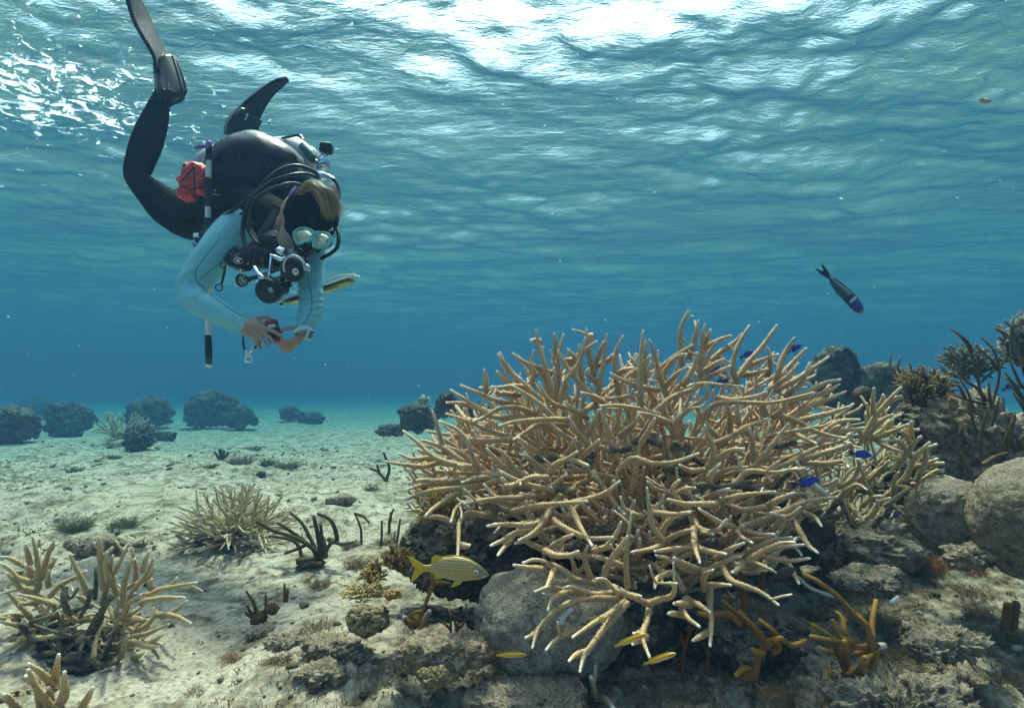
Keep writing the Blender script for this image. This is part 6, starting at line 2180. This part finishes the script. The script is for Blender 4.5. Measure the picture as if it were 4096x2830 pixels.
# ---- seams on the sleeves
M_SEAM = mplain('sleeve_seam', (0.02, 0.13, 0.20), 0.6)
seams = [[(880, 952, 1.93), (810, 1040, 1.905), (782, 1090, 1.895), (792, 1130, 1.885), (830, 1170, 1.87), (885, 1210, 1.86), (940, 1248, 1.85), (985, 1268, 1.852)],
         [(925, 1010, 1.935), (870, 1060, 1.915), (825, 1095, 1.9), (800, 1118, 1.89)],
         [(1228, 1105, 1.96), (1240, 1150, 1.945), (1248, 1210, 1.92), (1243, 1245, 1.91), (1225, 1280, 1.90), (1212, 1296, 1.885)]]
from mathutils.bvhtree import BVHTree
body = [o for o in DV.children if o.name.startswith('body')][0]
def seam_builder(rows):
    def f(mb):
        cam_ = np.array([0, 0, CAMZ]); pts = []
        inv = Vector(DV.location)
        c = catmull(np.array([P(*r) for r in rows]), .008)
        for q in c:
            d = q - cam_; d /= np.linalg.norm(d)
            hit, nor, *_ = BV.ray_cast(Vector(cam_) - inv, Vector(d))
            if hit: pts.append(np.array(hit + inv) + np.array(nor) * .0004)
        if len(pts) > 3: tube(mb, pts, .0015, n=6, step=.006)
    return f
BV = BVHTree.FromPolygons([v.co for v in body.data.vertices], [p.vertices for p in body.data.polygons])
for s_ in seams: part('sleeve_seam', M_SEAM, seam_builder(s_))
def cuff(x0, y0, x1, y1, D, r):
    return tb([(x0, y0, D, r), ((x0 + x1) / 2, (y0 + y1) / 2, D, r + .6), (x1, y1, D, r)], n=26, cap=False)
part('cuff', M_TEAL, lambda mb: tube(mb, np.array([np.append(P(958, 1288, 1.885), 38.5 / F * 1.885), np.append(P(972, 1294, 1.883), 38 / F * 1.883), np.append(P(984, 1299, 1.879), 36 / F * 1.88)]), n=28, step=.004))
part('cuff', M_TEAL, lambda mb: tube(mb, np.array([np.append(P(1222, 1296, 1.915), 34 / F * 1.9), np.append(P(1217, 1306, 1.906), 32 / F * 1.9), np.append(P(1214, 1312, 1.90), 29 / F * 1.9)]), n=28, step=.004))
wt = part('watch', M_SILV, multi(box(1238, 1338, 1.885, 10, 16, 24, ang=.35, bev=5)))
part('watch_band', M_WHT2, ringarc(1211, 1322, 1.893, 29, 0, 6.28, 6, (.3, -.2, -1)), wt)
part('watch_band', M_TEAL, ringarc(1208, 1331, 1.890, 27, 0, 6.28, 4.5, (.3, -.2, -1)), wt)
part('watch_face', M_DIAL, box(1244, 1338, 1.872, 5, 10, 16, ang=.35, bev=2), wt)

# ---- fins
def blade(rows, depthw, thick=.009):
    """rows: x, y, visible half width px, D"""
    def f(mb):
        c = catmull(np.array([np.concatenate([P(x, y, D), [w / F * D]]) for x, y, w, D in rows]), .012)
        w = np.maximum(c[:, 3], .003); c = c[:, :3]
        T = np.gradient(c, axis=0); T /= np.linalg.norm(T, axis=1)[:, None]
        view = c - np.array([0, 0, CAMZ]); view /= np.linalg.norm(view, axis=1)[:, None]
        I = np.cross(T, view); I /= np.linalg.norm(I, axis=1)[:, None]
        dw = depthw if np.isscalar(depthw) else np.interp(np.linspace(0, 1, len(c)), np.linspace(0, 1, len(depthw)), depthw)
        A = I * w[:, None] + view * (np.ones(len(c)) * dw)[:, None]
        B = np.cross(T, A); B /= np.linalg.norm(B, axis=1)[:, None]
        th = thick
        n = 16; ang = np.linspace(0, 2 * np.pi, n, endpoint=False)
        ca, sa = np.cos(ang), np.sin(ang)
        px_ = np.sign(ca) * np.abs(ca) ** .6
        pz_ = np.sign(sa) * np.abs(sa) ** .8 * (1 + 1.4 * (np.abs(ca) > .86))         # raised side rails
        V = c[:, None] + A[:, None] * px_[None, :, None] + B[:, None] * (pz_ * th)[None, :, None]
        m_ = len(c)
        i = np.arange(m_ - 1)[:, None] * n; j = np.arange(n)[None]; kk = (j + 1) % n
        b = mb.add(V.reshape(-1, 3), np.stack([i + j, i + kk, i + n + kk, i + n + j], -1).reshape(-1, 4))
        mb.faces([[b, b + q + 1, b + q] for q in range(1, n - 1)]); e = b + (m_ - 1) * n
        mb.faces([[e, e + q, e + q + 1] for q in range(1, n - 1)])
    return f
M_FINM = mplain('fin_rubber', (0.005, 0.0055, 0.010), 0.7, nscale=30, namp=.3, spec=.05)
f1 = part('fin', M_FINM, blade([(520, -60, 15, 2.52), (540, 10, 24, 2.52), (568, 80, 30, 2.52), (602, 150, 26, 2.5), (632, 205, 23, 2.49), (655, 250, 30, 2.48), (668, 290, 34, 2.47)], .10), label='long fin reaching to the surface')
part('foot_pocket', M_RUB2, multi(blade([(655, 235, 20, 2.46), (668, 290, 34, 2.45), (680, 345, 44, 2.44), (686, 385, 46, 2.43)], .03, .04), tb([(690, 225, 2.44, 5), (712, 290, 2.43, 6), (726, 350, 2.42, 7), (731, 396, 2.42, 7)]), lumpy(682, 385, 2.43, 42, .05, 18, .12, 3)), f1)
part('fin_strap', M_RUB2, strap([(735, 380, 2.40), (722, 402, 2.39), (690, 415, 2.39), (668, 432, 2.41)], 12, 5), f1)
part('fin_strap', M_RUB2, strap([(630, 372, 2.40), (640, 392, 2.385), (664, 400, 2.39)], 14, 5), f1)
part('buckle', M_CHR, box(676, 345, 2.38, 3.5, 3, 12, ang=.1, bev=1), f1)
f2 = part('fin', M_FINM, blade([(1152, 316, 3, 3.05), (1120, 332, 12, 3.03), (1080, 360, 18, 3.0), (1045, 395, 25, 2.96), (1012, 435, 34, 2.93), (985, 475, 40, 2.9), (970, 500, 42, 2.88)], .09), label='fin curving up behind the back')
part('foot_pocket', M_RUB2, multi(blade([(1000, 455, 34, 2.86), (975, 490, 44, 2.85), (962, 520, 48, 2.84), (958, 545, 42, 2.84)], .03, .04), tb([(925, 530, 2.82, 8), (930, 545, 2.81, 9), (950, 565, 2.81, 9), (980, 590, 2.8, 12)])), f2)
part('buckle', M_CHR, box(984, 468, 2.80, 4, 3, 14, ang=.5, bev=1), f2)

# ================================================================ things clipped to or held by the diver (top level)
def thing_of(name, loc, label, cat): return empty(name, loc, label, cat)
st = thing_of('measuring_stick', P(835, 900, 2.2), 'long white and black pole clipped upright at the waist of the diver', 'measuring pole')
X0 = lambda y: 836 - 6 * math.sin((y - 580) / 880 * 3.0) 
def seg(y0, y1, r, D=2.16): return tb([(X0(y0), y0, D, r), (X0((y0 + y1) / 2), (y0 + y1) / 2, D, r), (X0(y1), y1, D, r)], n=16, cap=False)
def tub(y0, y1, r=12): 
    return lambda mb: tube(mb, np.array([np.append(P(X0(y), y, 2.14), r / F * 2.14) for y in (y0, (y0 + y1) / 2, y1)]), n=18, step=.01)
part('pole', M_WHT2, tub(600, 1440, 11), st)
part('tape_wrap', M_RUB2, tub(592, 640, 12), st); part('tape_wrap', M_RUB2, tub(715, 825, 12), st); part('tape_wrap', M_RUB2, tub(875, 960, 12), st)
part('tape_wrap', M_RUB2, tub(1345, 1432, 12.6), st); part('tape_wrap', M_PUR, tub(573, 588, 11.5), st, label='purple tip of the pole')
part('tape_wrap', M_GRN, tub(1434, 1452, 13.4), st, label='green band at the lower end')
part('end_cap', M_WHT2, disc(X0(1458), 1460, 2.14, 13, 5, (0, -.4, -1)), st)
part('flag', M_PUR, strap([(832, 588, 2.12), (805, 585, 2.12), (778, 592, 2.12)], 14, 3, face=(0, -1, 0)), st)

pc = thing_of('pouch', P(770, 715, 2.2), 'bright red folded pouch strapped at the hip of the diver', 'pouch')
def pouch(mb):
    for (x, y, rx, rz, s, ro) in ((785, 690, 48, 42, 1, .2), (765, 735, 46, 38, 2, .5), (800, 725, 34, 44, 5, 0), (748, 775, 30, 30, 3, .5), (805, 765, 24, 14, 4, 0)):
        lumpy(x, y, 2.16, rx, .05, rz, .16, s, rot=ro, fr=1.9)(mb)
part('bag', M_RED, pouch, pc)
part('bungee', M_RUB2, multi(tb([(778, 665, 2.095, 3), (776, 700, 2.085, 3), (778, 745, 2.09, 3), (782, 790, 2.10, 3)]), tb([(725, 725, 2.11, 3), (745, 705, 2.09, 3), (778, 668, 2.09, 3)]), tb([(718, 742, 2.12, 3), (760, 758, 2.09, 3.5), (815, 745, 2.10, 3)])), pc)
part('cord_lock', M_RUB2, multi(tb([(740, 662, 2.12, 9), (748, 674, 2.12, 7)]), tb([(748, 674, 2.12, 2), (756, 684, 2.12, 2)])), pc)

cm = thing_of('underwater_camera', P(1095, 1325, 1.85), 'small black and dark red underwater camera held in both hands', 'camera')
part('camera_body', M_RUB2, box(1092, 1325, 1.862, 24, 14, 40, ang=-.22, bev=6), cm)
part('top_shell', M_DRED, box(1086, 1288, 1.86, 22, 15, 9, ang=-.15, bev=5), cm); part('bottom_shell', M_DRED, box(1100, 1362, 1.86, 20, 14, 8, ang=-.25, bev=4), cm)
part('front_plate', M_SILV, box(1088, 1304, 1.845, 15, 6, 7, ang=-.2, bev=2), cm)
part('shutter_button', M_DRED, multi(tb([(1112, 1315, 1.86, 5), (1117, 1312, 1.86, 6)]), tb([(1112, 1330, 1.86, 4), (1126, 1330, 1.86, 4)])), cm)
part('wrist_strap', M_RUB2, multi(tb([(973, 1345, 1.87, 4), (974, 1380, 1.87, 4), (984, 1410, 1.87, 4)]), tb([(984, 1410, 1.87, 5), (1000, 1405, 1.87, 5), (1018, 1388, 1.87, 5)]), tb([(1040, 1370, 1.875, 4), (1020, 1392, 1.87, 4)])), cm)
part('clip_ring', M_CHR, multi(ringarc(993, 1435, 1.87, 13, 0, 6.28, 3.5, (.2, -1, 0)), tb([(984, 1405, 1.865, 6), (990, 1420, 1.865, 5)]), tb([(996, 1412, 1.865, 5), (1010, 1392, 1.865, 6)])), cm)

sl_ = thing_of('writing_slate', P(1270, 1160, 2.15), 'white and yellow writing slates clipped together, sticking out behind the arm of the diver', 'slate')
def plank(x0, y0, x1, y1, D0_, D1_, w_, t_):
    def f(mb):
        a, b = P(x0, y0, D0_), P(x1, y1, D1_); c = (a + b) / 2; X = (b - a) / 2
        Zt = c - np.array([0, 0, CAMZ]); Zt /= np.linalg.norm(Zt); Zt[2] -= .10; Yv = np.cross(X, Zt); Yv = Yv / np.linalg.norm(Yv) * t_; Z2 = np.cross(X, Yv); Z2 = Z2 / np.linalg.norm(Z2) * w_
        boxm(mb, c, X, Z2, Yv, bev=t_ * .5)
    return f
part('slate_board', M_WHT2, plank(1130, 1205, 1428, 1102, 2.12, 2.14, .075, .004), sl_)
part('slate_board', M_RUB2, plank(1150, 1208, 1410, 1120, 2.12, 2.14, .07, .002), sl_)
part('slate_board', M_YEL, plank(1165, 1212, 1405, 1128, 2.12, 2.14, .07, .004), sl_)
part('pencil', M_RUB2, tb([(1170, 1200, 2.03, 3), (1230, 1180, 2.03, 3)]), sl_)
part('pencil', M_RUB2, tb([(1280, 1166, 2.04, 2.5), (1350, 1146, 2.04, 2.5)]), sl_)
part('cord', M_WHT2, multi(tb([(1290, 1128, 2.05, 3.5), (1340, 1106, 2.05, 3.5), (1375, 1100, 2.05, 3.5), (1412, 1096, 2.05, 3)]), tb([(1160, 1132, 1.95, 1), (1172, 1155, 1.97, 1), (1182, 1170, 2.0, 1)]), tb([(1395, 1108, 2.05, 2), (1420, 1092, 2.05, 1.5)])), sl_)
part('eyelet', M_RUB2, tb([(1123, 1214, 2.04, 6), (1128, 1216, 2.05, 6)]), sl_)
